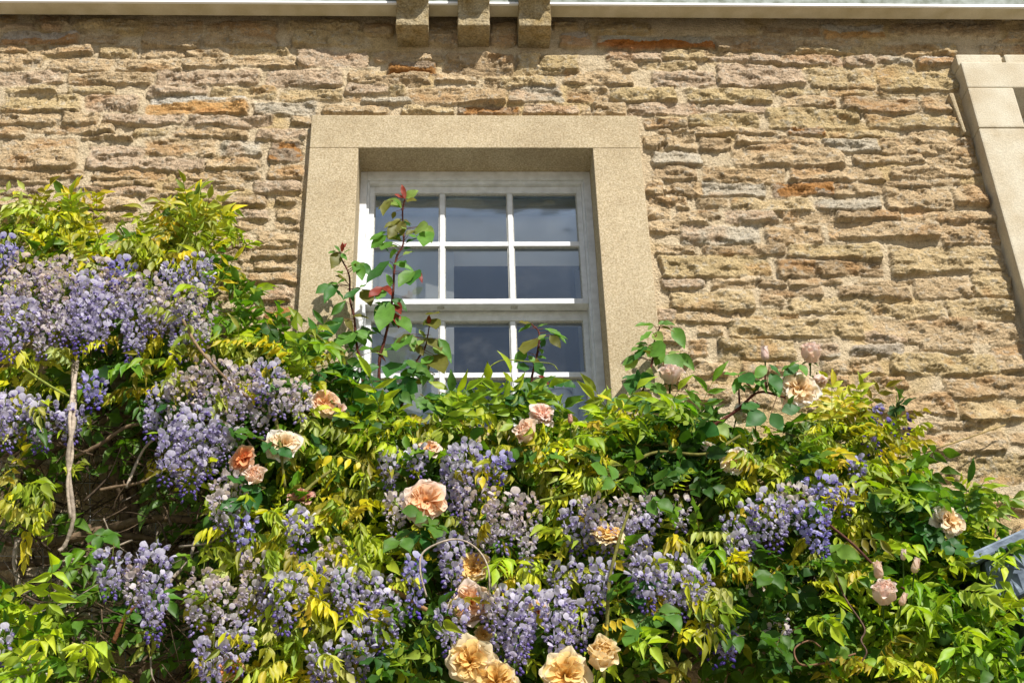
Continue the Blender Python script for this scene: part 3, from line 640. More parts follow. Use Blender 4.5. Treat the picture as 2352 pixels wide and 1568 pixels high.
def leafspray(code, u, v, top):
    P0 = Pb(u, v)*(.5 if any((u-a)**2+(v-b-15)**2 < (d*.85)**2 for a, b, d in BL) else 1)
    if code in 'Gg' and u > 560 and v < 1150 and random.random() < .4: code = 'Y'
    back = random.random() < .35
    P = P0*(R(.2, .55) if back else R(.6, 1.12)); o = at(u+R(-34, 34), v+R(-34, 34), P)
    if top: ax = np.array([R(-.9, .9), R(-.8, -.1), R(-.2, .7)])
    else: ax = np.array([R(-1, 1), R(-1, -.15), R(-.6, .75)])
    n = nrm(np.array([R(-.5, .5), R(-.9, -.2), R(.25, 1.1)]))
    if code in 'Yy':
        hang = R(0, .9) if random.random() < .55 else R(1.2, 2.2)
        pinnate(IW, o, ax, n, R(.06, .12), random.choice((3, 4, 4, 5)), R(.032, .054), R(.011, .018), vary(random.choice(YC)), R(.1, .7), hang)
    elif code in 'Gg':
        I_ = IL if (u < 280 and v > 1330) else IR if (u > 1900 and v > 1050) else IWg
        pinnate(I_, o, ax, n, R(.08, .15), random.choice((3, 4, 5)), R(.045, .070), R(.016, .024), vary(random.choice(GC)), R(.1, .5), R(0, .7))
    elif code == 'D':
        roseleaf(IRose, o, ax, n, R(.034, .056), vary(random.choice(DC)))
for r, row in enumerate(MAP):
    for c, ch in enumerate(row):
        if ch in '.': continue
        u, v = c*56+28, 448+56*r+28
        up_ = MAP[r-1][c] if r and c < len(MAP[r-1]) else '.'
        top = up_ == '.'
        n = {'Y': 7, 'y': 3, 'G': 6, 'g': 3, 'D': 8, 'f': 2, 'v': 0, 'm': 1}[ch]
        nb = ''.join(MAP[rr][c2] for rr in (r-1, r, r+1) for c2 in (c-1, c, c+1) if 0 <= rr < 20 and 0 <= c2 < len(MAP[rr]))
        if nb.count('v') > 1: n = max(1, n//3)
        for k in range(n):
            cc = ch
            if ch in 'fm': cc = random.choice('YYYYGD')
            elif random.random() < .12: cc = random.choice('YGD')
            if r < 6 and cc in 'GD' and ch not in 'Gg': cc = 'Y'
            vv = v+((150 if u > 1950 else 106 if u > 700 else 62 if u > 560 else 46) if top else 0)
            leafspray(cc, u, vv, top)
        if ch in 'YGDfg' and not top:                # dense inner leaves, coloured dark for the shade deep in the growth
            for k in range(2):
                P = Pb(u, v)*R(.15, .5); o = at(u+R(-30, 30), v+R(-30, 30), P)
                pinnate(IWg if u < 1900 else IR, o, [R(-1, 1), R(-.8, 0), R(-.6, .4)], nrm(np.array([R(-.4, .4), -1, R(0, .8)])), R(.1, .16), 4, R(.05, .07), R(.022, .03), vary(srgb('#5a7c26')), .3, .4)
# outline shoots that stick up against the wall
for (u, v, n_l, code) in [(430, 500, 7, 'Y'), (400, 540, 6, 'Y'), (470, 530, 6, 'Y'), (60, 505, 5, 'Y'), (150, 510, 5, 'Y'), (680, 830, 4, 'G'), (735, 870, 3, 'G'), (1020, 985, 4, 'G'), (1120, 970, 5, 'G'), (1190, 965, 5, 'G'), (1400, 1000, 4, 'G'), (1960, 955, 5, 'Y'), (1900, 960, 4, 'Y'), (2130, 1190, 4, 'G'), (2230, 1200, 4, 'G'), (1600, 1000, 4, 'G')]:
    for k in range(n_l):
        o = at(u+R(-20, 20), v+R(-10, 20), Pb(u, v)*R(.8, 1.2)); s_ = 1.25 if code == 'G' else 1
        pinnate({'Y': IW, 'G': IWg if u < 1900 else IR}[code], o, [R(-.7, .7), R(-.5, 0), R(.4, 1)], nrm(np.array([R(-.4, .4), -.8, .5])), R(.07, .13)*s_, 4, R(.04, .055)*s_, R(.015, .02)*s_, vary(random.choice(YC if code == 'Y' else GC)), .3, .2)

# ---- wisteria racemes
FC = {  # outer (banner top), banner base, keel, bud
    'W': ('#ece4e2', '#dacfda', '#b4a8c8', '#8d7cb8'), 'P': ('#e0dbea', '#c4bade', '#9585c2', '#6b57a8'),
    'F': ('#cdc9f2', '#b0a8e6', '#8472ca', '#5f4cae'), 'B': ('#8b7cc4', '#6a58b0', '#56459c', '#4c3a90')}
FADE = np.array(srgb('#e0cbb6'))
def raceme(u, v0, v1, wd, kind):
    P = Pb(u, (v0+v1)/2)*R(.95, 1.15)+.02
    top = at(u, v0, P); L = abs(top[2]-at(u, v1, P)[2]); Wm = wd*mpp(P)/2*.78
    I_ = Inst(); cols = [np.array(srgb(c)) for c in FC[kind]]
    n = int(max(14, min(230, L*wd*mpp(P)*5200*(.45 if kind == 'B' else 1)))); ga = 2.39996
    ph = R(0, 6); lean = np.array([R(-.1, .1), R(-.08, .08), 0])
    I_.add('twig', top+np.array([0, .01, .03]), np.array([.0025, 0, 0]), np.array([0, -.01, -L-.02])+lean*L, np.array([0, .0025, 0]), STEMG)
    for k in range(n):
        t = (k+.5)/n; a = k*ga+ph; rr = Wm*(1-.8*t**1.3)*(.35+.65*min(1, (t+.05)*6))*R(.75, 1.12)
        c = top+np.array([0, 0, -L*t])+lean*L*t; out = nrm(np.array([math.cos(a), math.sin(a), R(-.35, .25)])); p = c+out*rr
        if out[1] > .4 and random.random() < .7: continue
        x, y, z = frame(out+np.array([0, 0, .05]), np.array([0, 0, 1.]))
        I_.add('twig', c, x*.0012, (p-c), z*.0012, STEMG*.8)
        fade = (kind == 'W') and t < R(.2, .7)
        if t > (.82 if kind in 'WPF' else .15) or (kind != 'B' and random.random() < .03):
            s = R(.010, .014); d = nrm(out+np.array([0, 0, -.9])); x, y, z = frame(d, np.array([.1, 0, 1.])); I_.add('bud', p, x*s*.62, y*s, z*s*.62, cols[2]*R(.8, 1.2), cols[3]*R(.8, 1.2)); continue
        s = R(.0165, .0245)*(1-.3*t)
        if fade and random.random() < .5:
            b = FADE*R(.75, 1.15); s *= .75
        else: b = cols[0]*(1-t*.35)+cols[1]*t*.35; b = b*R(.85, 1.12)
        if kind == 'W' and t < .5: b = b*.6+FADE*.4
        # banner rears up above the flower, facing outwards
        updir = nrm(np.array([0, 0, 1.])+out*R(-.1, .9)+G3(.35)); x, y, z = frame(updir, nrm(out+G3(.35)))
        I_.add(random.choice(('ban', 'ban2')), p-out*.002, x*s*R(.6, 1.), y*s*.85, z*s*.9, b*.7+cols[1]*.22, np.minimum(b*R(1.0, 1.15), .92))
        d = nrm(out+np.array([0, 0, -.55])+G3(.2)); x, y, z = frame(d, np.array([0, 0, 1.])+G3(.1))
        for sg in (-1, 1): w_ = nrm(x*sg*.5+d+G3(.15)); xx, yy, zz = frame(w_, nrm(x*sg+z*.4)); I_.add('wing', p, xx*s*.55, yy*s*.62, zz*s*.5, cols[2], (b+cols[2])*.5)
        I_.add('keel', p, x*s*.34, y*s*.5, z*s*.3, cols[2]*.5+cols[0]*.5 if t < .4 else cols[2], cols[2]*R(.85, 1.2))
    o = link('flower_raceme', I_.mesh('flower_raceme'), 'petal'); under(o, wist)
RAC = """60 595 680 90 W|150 600 690 90 W|230 610 700 80 W|10 680 790 70 P|180 700 800 80 P|260 640 740 80 W|390 680 760 60 W|120 620 700 80 W|440 660 740 70 W|20 555 645 70 F|25 635 800 85 W|90 640 775 95 W|60 700 835 90 P|150 640 800 100 W|205 640 815 90 P|240 690 800 80 P|120 740 830 80 W|278 605 675 70 F|325 670 845 85 P|345 640 765 80 W|300 640 720 70 W|400 615 695 70 P|460 600 700 75 P|430 715 835 70 P|475 700 800 60 W|378 700 770 50 W|218 865 945 60 F|40 915 1045 90 P|105 925 1040 80 P|168 940 1020 60 P|8 920 1005 50 P|370 895 1010 60 P
425 870 1010 95 W|450 950 1135 120 P|402 990 1115 70 P|535 895 1065 80 W|495 980 1100 80 P|500 835 965 90 W|465 830 920 70 W|560 850 965 80 W|615 840 930 80 P|660 870 965 70 W|695 890 970 55 W|600 900 1010 60 W|535 1090 1240 85 W|508 1140 1210 60 W|562 1190 1285 50 F|355 1255 1475 80 P|255 1270 1375 75 P|310 1300 1400 50 W|465 1315 1455 70 W|525 1340 1485 90 W|590 1285 1425 75 W|545 1440 1545 80 P|488 1475 1590 75 P
765 1245 1400 75 W|720 1290 1445 80 P|800 1310 1420 70 P|850 1320 1490 80 P|895 1370 1510 80 P|825 1450 1570 80 P|905 1140 1245 50 W|950 1280 1420 50 F|1070 1025 1205 80 P|1040 1060 1170 60 P|1140 1045 1115 75 F|1090 1120 1290 100 W|1160 1140 1270 90 W|1215 1140 1315 60 W|960 1035 1100 60 P|895 1040 1130 50 P|1035 1235 1375 65 P|1040 1395 1505 80 P|1120 1360 1440 60 W|1150 1365 1525 80 P|1205 1350 1510 70 P|1190 1420 1550 70 P|1275 1365 1565 80 P|1330 1400 1495 80 P|1290 1295 1380 60 P
1370 1295 1405 80 P|1330 1170 1275 90 P|1385 1210 1280 60 P|1430 1150 1245 90 W|1460 1190 1295 80 P|1360 1140 1230 60 W|1490 1285 1405 90 P|1545 1290 1425 95 P|1595 1310 1405 80 P|1450 1260 1335 70 W|1700 1180 1285 95 P|1762 1140 1265 95 P|1820 1120 1230 80 W|1860 1165 1295 75 F|1885 1105 1180 90 F|1930 1125 1185 60 F|1690 1235 1300 70 P|1655 1435 1525 60 F|1620 1445 1540 40 B|1780 1415 1505 60 W|2005 935 980 40 F|2062 965 1015 55 B|1965 1055 1110 45 F|2000 1010 1060 40 B|1500 1140 1200 70 W|1560 1150 1220 60 W|10 1445 1530 50 P|80 1515 1600 70 W|665 1325 1455 80 P|620 1330 1420 60 P|750 1485 1600 75 P|690 1180 1270 70 P"""
for t in RAC.replace('\n', '|').split('|'):
    q = t.split(); raceme(*[float(x) for x in q[:4]], q[4])

# ---- bare branches of the wisteria (dark tangle at the lower left)
BR = np.array(srgb('#6c5a46')); BRl = np.array(srgb('#a99a88'))
def branch(pts, r0, r1, name='branch', col=BR, parent=None, knob=.12):
    P = [at(u, v, p) for u, v, p in pts]
    return tubes(name, [(tube(P, r0, r1, 7, 7, knob), col*R(.85, 1.15))], 'bark', parent or wist, None)
for pts, r0, r1, col in [
    ([(168, 830, .30), (170, 960, .42), (157, 1040, .42), (160, 1110, .40), (168, 1190, .38), (150, 1250, .36), (135, 1265, .36)], .0065, .005, BRl),
    ([(178, 830, .31), (160, 960, .43), (166, 1040, .41), (155, 1110, .41), (162, 1190, .39)], 0.005, .004, BRl),
    ([(225, 870, .1), (228, 960, .1), (250, 1050, .09), (285, 1150, .06), (290, 1280, .04)], .024, .017, BR),
    ([(238, 900, .1), (280, 1000, .09), (300, 1090, .07), (320, 1250, .05)], .018, .012, BR),
    ([(0, 1160, .1), (60, 1080, .12), (150, 1010, .12), (260, 960, .12), (380, 930, .15)], .020, .012, BR),
    ([(0, 1240, .14), (120, 1245, .16), (260, 1210, .16), (360, 1190, .18), (520, 1195, .16), (700, 1160, .1)], .014, .010, BR),
    ([(0, 1300, .1), (150, 1280, .12), (280, 1230, .14), (420, 1260, .12), (560, 1320, .1)], .012, .008, BR),
    ([(40, 1240, .18), (34, 1300, .18), (60, 1370, .2), (120, 1400, .2), (205, 1412, .2)], .007, .004, BRl),
    ([(140, 1290, .22), (210, 1275, .22), (305, 1240, .22)], .004, .003, BRl*1.1),
    ([(375, 1370, .3), (395, 1330, .3), (435, 1285, .3), (450, 1240, .3), (490, 1215, .28), (520, 1225, .25)], .005, .003, BRl),
    ([(260, 1475, .28), (285, 1420, .3), (325, 1375, .3)], .006, .004, np.array(srgb('#8a5a3a'))),
    ([(330, 1568, .08), (345, 1530, .1), (400, 1500, .12), (520, 1450, .12)], .026, .016, BR),
    ([(0, 1390, .12), (60, 1410, .14), (140, 1350, .2), (200, 1325, .22), (240, 1340, .22)], .006, .003, BRl),
    ([(205, 1205, .16), (200, 1290, .16), (185, 1370, .16), (150, 1510, .14)], .006, .004, BR),
    ([(420, 735, .42), (450, 790, .42), (500, 850, .42), (560, 905, .42), (590, 925, .36)], .004, .0035, np.array(srgb('#8c7458'))),
    ([(230, 1125, .3), (262, 1118, .3), (330, 1105, .3), (380, 1070, .3)], .005, .003, BR*1.2),
    ([(170, 1050, .3), (230, 1020, .3), (290, 980, .32), (340, 972, .32)], .006, .004, BR*1.2),
    ([(290, 1120, .3), (320, 1050, .3), (340, 1020, .32), (368, 1000, .33)], .004, .003, BRl),
    ([(980, 1370, .48), (965, 1310, .5), (975, 1265, .5), (1040, 1238, .5), (1090, 1255, .5), (1120, 1300, .5), (1125, 1370, .48)], .0024, .002, BRl),
    ([(900, 1350, .40), (980, 1400, .42), (1060, 1425, .42), (1150, 1400, .42), (1200, 1370, .4)], .006, .005, np.array(srgb('#8a6a48'))),
    ([(1920, 1310, .42), (1940, 1370, .44), (1985, 1440, .44), (1978, 1470, .44), (1990, 1500, .44), (1960, 1540, .42)], .0022, .002, np.array(srgb('#6e564a'))),
    ([(1965, 1500, .44), (1900, 1520, .45), (1840, 1525, .45), (1825, 1490, .45), (1860, 1470, .45), (1885, 1485, .45)], .0024, .0018, np.array(srgb('#7c5c46'))),
    ([(1840, 1140, .38), (1900, 1200, .4), (1960, 1250, .4), (2030, 1320, .4), (2090, 1360, .4)], .004, .003, np.array(srgb('#5a3a30'))),
    ([(2020, 1055, .16), (2080, 1048, .12), (2180, 1020, .08), (2310, 975, .05)], .0045, .002, np.array(srgb('#a08a5a'))),
    ([(1240, 1150, .36), (1350, 1125, .36), (1450, 1095, .36)], .004, .003, STEMG),
    ([(0, 805, .34), (60, 850, .36), (130, 895, .38), (200, 930, .36)], .004, .003, STEMG)]:
    branch(pts, r0, r1, 'branch', col)
# thin dead twigs, those in the hollow added and darkened to deepen its shade
L = []
for k in range(430):
    u, v = R(0, 560), R(960, 1560); du, dv = R(-190, 190), R(-130, 130); p = R(.02, .34)
    L.append((tube([at(u, v, p), at(u+du*.5+R(-20, 20), v+dv*.5+R(-20, 20), p+R(-.03, .05)), at(u+du, v+dv, p+R(-.05, .05))], R(.001, .0045), .001, 5, 4, .1), (BR if random.random() < .85 else BRl)*R(.3, .85)))
for k in range(60):
    u, v = R(900, 2100), R(1050, 1560); du, dv = R(-160, 160), R(-150, 150); p = R(.03, .3)
    L.append((tube([at(u, v, p), at(u+du*.5+R(-20, 20), v+dv*.5+R(-20, 20), p+R(-.03, .05)), at(u+du, v+dv, p+R(-.05, .05))], R(.0015, .005), .0012, 5, 4, .1), (BR if random.random() < .7 else STEMG)*R(.6, 1.1)))
tw = tubes('shade_twigs', L, 'bark', wist, None); tw['kind'] = 'stuff'
# main stem reaching the ground
branch([(300, 1568, .06), (330, 1750, .08), (350, 2100, .1), (340, 2600, .1)], .03, .05)
# tendrils reaching over the surround and in front of the glass
for pts in ([(600, 790, .2), (690, 775, .12), (760, 790, .08), (820, 800, .07)], [(1105, 900, .2), (1110, 860, .22), (1150, 828, .22), (1210, 830, .2), (1265, 835, .18), (1282, 850, .18)], [(735, 870, .2), (790, 830, .1), (830, 790, .1)], [(150, 560, .2), (148, 500, .18), (142, 450, .18)], [(455, 470, .16), (462, 430, .16), (480, 410, .16)], [(360, 660, .3), (420, 560, .26), (440, 500, .22)]):
    branch(pts, .0022, .0012, 'tendril', STEMG*.8)

# ---- wire netting behind the branches
wn = empty('wire_trellis', (-1.1, -.03, 2.7), 'thin galvanised wire netting fixed behind the bare branches on the wall', 'trellis')
L = []
for k in range(6): u = 205+75*k; L.append((tube([at(u, 1000, .04), at(u+4, 1300, .04), at(u+10, 1600, .04)], .0011, .0011, 4, 4), (.5, .5, .5)))
tubes('upright_wires', L, 'wire', wn, None)
L = []
for k in range(5): v = 1110+85*k; L.append((tube([at(-60, v-5, .042), at(300, v, .042), at(700, v+3, .042)], .0011, .0011, 4, 4), (.5, .5, .5)))
tubes('level_wires', L, 'wire', wn, None)

# ---- rose blooms
RC = {'peach': ('#f7bb70', '#fad9b8', '#fbe8da'), 'yellow': ('#f3bf54', '#f7dc98', '#f9eac4'), 'cream': ('#f7d28a', '#f9eacf', '#faf4ea'), 'pink': ('#f4c2a8', '#f6d9cc', '#f6e6de'), 'orange': ('#f29446', '#f6b682', '#f8d0b0'), 'ragged': ('#c8703c', '#d8a090', '#e0b8a8')}
def bloom(u, v, dia, shape, ck, P=None, face=None, lab_=None):
    P = P if P is not None else Pb(u, v)+.09; c = at(u, v, P); r = dia*mpp(P)*.45; I_ = Inst()
    c0, c1, c2 = [np.array(srgb(x)) for x in RC[ck]]
    f = nrm(np.array(face if face is not None else [R(-.35, .35), -1, R(-.35, .3)], float)); x0, f, y0 = frame(f, np.array([0, 0, 1.]))
    def petal(tp, ang, elev, base, L, Wd, ca, cb, roll=0.):
        rad = x0*math.cos(ang)+y0*math.sin(ang); d = nrm(rad*math.cos(elev)+f*math.sin(elev)); nn = nrm(f*math.cos(elev)-rad*math.sin(elev)+cross(rad, f)*roll)
        x, y, z = frame(d, nn); I_.add(tp, c-f*r*.25+rad*base, x*Wd, y*L, z*L, ca, cb)
    if shape == 'open':
        for k in range(8): petal('rp0', k*.785+R(-.25, .25), R(-.3, .25), r*.05, r*R(.85, 1.2), r*R(.75, 1.0), c1*.9, c2*R(.93, 1.03), R(-.2, .2))
        for k in range(9): petal('rp0', k*.698+R(-.3, .3), R(.2, .45), r*.05, r*R(.78, .98), r*R(.7, .9), c0*.4+c1*.6, c2*R(.93, 1.03), R(-.35, .35))
        for k in range(16): petal('rp1', k*.3927+R(-.3, .3), R(.55, .95), r*R(.02, .2), r*R(.6, .85), r*R(.4, .6), c0*R(.8, 1), c1*R(.9, 1.05), R(-.7, .7))
        for k in range(18): petal('rp1', R(0, 6.28), R(.9, 1.4), r*R(.0, .22), r*R(.42, .68), r*R(.28, .45), c0*R(.75, 1), (c0*.35+c1*.65)*R(.9, 1.05), R(-1, 1))
    elif shape == 'cup':
        for k in range(5): petal('rp3', k*1.2566+R(-.2, .2), R(.75, 1.05), r*.25, r*R(1.3, 1.5), r*R(1.1, 1.3), c1, c2, R(-.1, .1))
        for k in range(6): petal('rp3', k*1.05+R(-.2, .2), R(1.2, 1.4), r*.45, r*R(1.35, 1.55), r*R(.85, 1.0), c1*.97, c2*R(.93, 1), R(-.2, .2))
        for k in range(8): petal('rp3', k*.8+R(-.2, .2), R(1.35, 1.5), r*.26, r*R(1.3, 1.5), r*R(.5, .65), c0*.4+c1*.6, c1*.4+c2*.6, R(-.4, .4))
        for k in range(5): petal('rp3', k*1.25, 1.52, r*.1, r*1.35, r*.4, c0, c1, R(-.6, .6))
    else:                                                        # bud on its calyx
        x, y, z = frame(f, np.array([0, 1., .2])); I_.add('rbud', c-f*r*.9, x*r*1.25, y*r*2, z*r*1.25, c1*.95, c2)
        for k in range(4): petal('rp3', k*1.571, 1.5, r*.48, r*1.75, r*.62, c1*R(.85, 1), c2*R(.9, 1), .25)
    gcol = np.array(srgb('#55752c'))
    for k in range(5):
        a = k*1.2566; rad = x0*math.cos(a)+y0*math.sin(a); x, y, z = frame(nrm(rad*(.7 if shape == 'bud' else 1)+f*(.9 if shape == 'bud' else -.25)), f); I_.add('rl1', c-f*r*(.95 if shape == 'bud' else .32), x*r*.28, y*r*.8, z*r*.5, gcol)
    st = c-f*r*.5; x, y, z = frame(nrm(-f+np.array([0, .6, -1.2])), f); I_.add('twig', st, x*.005, y*R(.05, .09), z*.005, gcol*.8)
    o = link('bud' if shape == 'bud' else 'bloom', I_.mesh('bloom'), 'rosepetal')
    if lab_: o['label'] = lab_
    under(o, rose)
UPF = [.1, -.7, .75]
for q in [(975, 1150, 96, 'open', 'peach', None, [.05, -1, -.1], 'large fully open peach bloom'), (648, 1022, 80, 'open', 'cream', .42, [-.1, -1, .1]), (556, 1052, 62, 'open', 'orange', .44, [-.5, -1, .1], 'deep apricot half open bloom'),
          (584, 1098, 44, 'cup', 'peach', .46, [.1, -1, .1]), (693, 1137, 60, 'open', 'ragged', .4, [0, -.6, .8], 'withering pinkish bloom'), (745, 922, 66, 'open', 'peach', .3, [.2, -1, .1]), (775, 945, 45, 'open', 'pink', .28, [.4, -1, -.3]),
          (1247, 948, 60, 'open', 'pink', .3, [.3, -1, .3]), (1212, 1000, 52, 'cup', 'peach', .34, [-.4, -1, .2]), (985, 1028, 50, 'open', 'peach', .34, [0, -.8, .5]), (1540, 872, 50, 'cup', 'pink', .22, [.05, -.75, .8], 'pale pink cupped bloom held upright'),
          (1757, 817, 30, 'bud', 'pink', .24, [0, -.35, 1], 'tall pale pink bud'), (1862, 822, 52, 'cup', 'pink', .26, [0, -.8, .7]), (1838, 893, 86, 'open', 'cream', .3, [.15, -1, -.1], 'large cream and apricot open bloom'), (1878, 870, 34, 'cup', 'pink', .25, [.3, -.6, -1]),
          (1700, 950, 50, 'cup', 'cream', .24, [.3, -1, -.3]), (1690, 1058, 70, 'open', 'cream', .33, [-.5, -1, .3]), (1625, 1040, 34, 'cup', 'cream', .3, [0, -1, .3]), (2183, 1195, 76, 'open', 'cream', .36, [.5, -1, 0]), (2030, 1372, 54, 'cup', 'pink', .46, [-.1, -.9, .5]),
          (2018, 1315, 32, 'bud', 'peach', .46, [-.2, -.7, .7]), (2102, 1303, 28, 'bud', 'peach', .46, [.3, -.5, .9]), (2073, 1380, 24, 'bud', 'peach', .46, [.4, -.5, .8]), (2075, 1277, 20, 'bud', 'pink', .46, [.1, -.4, .9]),
          (1395, 1226, 76, 'open', 'yellow', .44, [0, -.7, .8], 'soft yellow bloom seen from the side'), (1088, 1300, 76, 'open', 'yellow', .36, None), (1083, 1382, 82, 'open', 'peach', .42, None), (1080, 1516, 92, 'open', 'yellow', .48, [0, -1, 0]), (1140, 1562, 90, 'open', 'yellow', .48, [0, -1, 0]),
          (1298, 1545, 92, 'open', 'yellow', .52, [0, -1, 0], 'golden yellow open bloom at the lower edge'), (1378, 1512, 68, 'cup', 'yellow', .5, [.2, -1, .2]), (1237, 1398, 48, 'open', 'peach', .40, None), (1735, 1352, 34, 'open', 'peach', .42, None), (528, 1532, 52, 'open', 'orange', .46, None),
          (1310, 965, 18, 'bud', 'ragged', .3, [0, -.3, 1]), (1733, 932, 16, 'bud', 'ragged', .26, [0, -.3, 1]), (1110, 1455, 40, 'open', 'yellow', .36, None), (1475, 1395, 46, 'open', 'yellow', .36, None)]:
    bloom(*(list(q)+[None]*(8-len(q))))

# ---- rose shoots standing before the window and wall: stem polyline and leaves at traced places
RED = np.array(srgb('#8e3a2c')); BRZ = np.array(srgb('#6d6a2c')); MID = np.array(srgb('#5f8a34')); LT = np.array(srgb('#88a050'))
def shoot(stem, leaves, P0, P1, r=.0045):
    n = len(stem); pts = [at(u, v, P0+(P1-P0)*i/(n-1)) for i, (u, v) in enumerate(stem)]
    V, T = tube(pts, r, r*.45, 7, 6, .1); Ls = [((V, T), np.array(srgb('#5a3026')))]
    sp = spline(pts, 7)
    for p in sp[1:-2:2]:                                         # thorns
        d = nrm(np.array([random.choice((-1, 1)), R(-.5, .3), R(-.2, .3)])); Ls.append((tube([p, p+d*.004, p+d*.009-np.array([0, 0, .002])], .0016, .0002, 2, 4), np.array(srgb('#7a3a2c'))))
    I_ = Inst()
    for (u, v, du, dv, s, ck) in leaves:                          # leaflet tip offset in picture units
        P = float(np.interp(v, sorted([stem[0][1], stem[-1][1]]), [P1, P0])); a = at(u, v, P+R(-.01, .03)); b = at(u+du, v+dv, P+R(.0, .05)); col = {'r': RED, 'b': BRZ, 'm': MID, 'l': LT, 'd': np.array(srgb('#3d6b2c'))}[ck]
        d = (b-a)*1.12; L_ = np.linalg.norm(d); x, y, z = frame(d, nrm(np.array([R(-.5, .5), -1, R(.1, .9)]))); I_.add('rl%d' % random.choice((0, 0, 1, 2)), a, x*L_*s, y*L_, z*L_*.6, vary(col, .1), vary(col, .1)*1.25)
        q = min(sp, key=lambda w_: np.linalg.norm(w_-a)); dd = a-q
        if np.linalg.norm(dd) > .004: x, y, z = frame(dd, np.array([0, -1., .2])); I_.add('twig', q, x*.0024, dd, z*.0024, STEMR)
    for k in range(len(leaves)//2):                               # smaller leaves hidden among the traced ones
        q = sp[random.randrange(2, len(sp)-2)]; d = nrm(np.array([R(-1, 1), R(-.6, .1), R(-.7, .7)])); L_ = R(.025, .045)
        a = q+d*R(.01, .03); x, y, z = frame(nrm(d+G3(.4)), nrm(np.array([R(-.5, .5), -1, R(.1, .9)]))); I_.add('rl%d' % random.randrange(3), a, x*L_*.6, y*L_, z*L_*.6, vary(random.choice((MID, BRZ, LT, np.array(srgb('#3d6b2c')))), .1))
        x, y, z = frame(a-q, np.array([0, -1., .2])); I_.add('twig', q, x*.002, a-q, z*.002, STEMR)
    st = tubes('shoot', Ls, 'bark', rose, None); o = link('foliage', I_.mesh('shoot_foliage'), 'roseleaf'); o.parent = st; return st
# coordinates from an enlarged view: u = 658.6+.3418*x, v = 404.5+.3418*y
def z2(L): return [(658.6+.3418*q[0], 404.5+.3418*q[1])+tuple(.3418*w_ if i < 2 else w_ for i, w_ in enumerate(q[2:])) for q in L]
shoot(z2([(620, 1400), (625, 1220), (655, 1110), (690, 950), (715, 780), (722, 640), (740, 540), (785, 440), (778, 240), (795, 150)]), z2([
    (795, 155, -20, -90, .35, 'r'), (790, 150, -60, -25, .6, 'r'), (800, 150, 70, -55, .7, 'l'), (805, 160, 60, 5, .6, 'b'), (770, 215, -90, -60, .55, 'l'), (765, 212, -40, -60, .5, 'm'), (700, 160, -55, 85, .5, 'b'), (700, 165, -80, 55, .4, 'b'),
    (775, 290, -110, 50, .25, 'b'), (780, 295, 60, 20, .3, 'b'), (740, 330, -50, 75, .6, 'b'), (755, 300, 20, 90, .5, 'b'), (790, 370, -50, 45, .5, 'm'), (670, 375, -105, 50, .4, 'm'), (670, 400, -95, 75, .75, 'm'), (670, 400, 90, 25, .6, 'l'), (700, 440, -60, 50, .8, 'm'),
    (800, 400, 60, -40, .5, 'b'), (815, 400, 75, 10, .75, 'm'), (865, 350, 75, 5, .7, 'l'), (945, 370, -25, 90, .55, 'm'), (940, 330, 30, 105, .4, 'l'), (745, 500, -55, 45, .85, 'm'), (690, 570, -140, 130, .42, 'd'), (715, 590, 130, 35, .42, 'm'), (850, 640, -20, 80, .7, 'd'), (850, 640, -90, 80, .55, 'm'), (865, 640, 45, 50, .35, 'r'),
    (640, 745, -80, 60, .45, 'r'), (640, 760, -30, 60, .75, 'm'), (645, 745, 50, 25, .4, 'r'), (695, 840, -100, 90, .7, 'd'), (690, 850, -60, 170, .5, 'm'), (705, 830, 95, 60, .6, 'd'), (720, 860, 40, 50, .5, 'r'), (710, 920, 10, 80, .6, 'd'), (745, 940, 80, 100, .45, 'm'), (730, 920, 20, 90, .45, 'r')]), .12, .14, .005)
shoot(z2([(515, 1440), (500, 1270), (470, 1130), (455, 960), (425, 830), (420, 670), (370, 560), (355, 500)]), z2([
    (370, 510, 5, -60, .45, 'r'), (365, 500, 35, -50, .3, 'r'), (350, 510, -45, 100, .5, 'b'), (365, 520, 35, 40, .4, 'm'), (355, 520, -60, 5, .3, 'b'), (465, 600, -60, 5, .35, 'b'), (490, 590, 15, 100, .5, 'm'), (510, 580, 55, 95, .35, 'd'), (490, 580, -30, 30, .5, 'm'),
    (340, 730, -70, -15, .5, 'm'), (340, 735, -80, 90, .4, 'd'), (290, 730, -85, 50, .45, 'd'), (340, 720, 40, -15, .5, 'm'), (495, 750, -60, 30, .5, 'm'), (495, 755, -105, 65, .35, 'd'), (515, 760, 45, 100, .5, 'b'), (490, 750, 50, -25, .3, 'm'), (440, 945, 100, -10, .4, 'b'), (380, 950, -130, 125, .4, 'd'), (385, 955, 65, 75, .5, 'b'),
    (455, 1040, -110, 100, .8, 'm'), (450, 1045, 70, 85, .8, 'm'), (460, 1040, 110, 60, .4, 'm'), (470, 1050, -40, 100, .5, 'd'), (480, 1170, 90, -25, .5, 'm'), (570, 1160, 90, 20, .6, 'l'), (600, 1170, 60, 70, .3, 'r')]), .10, .12, .0045)
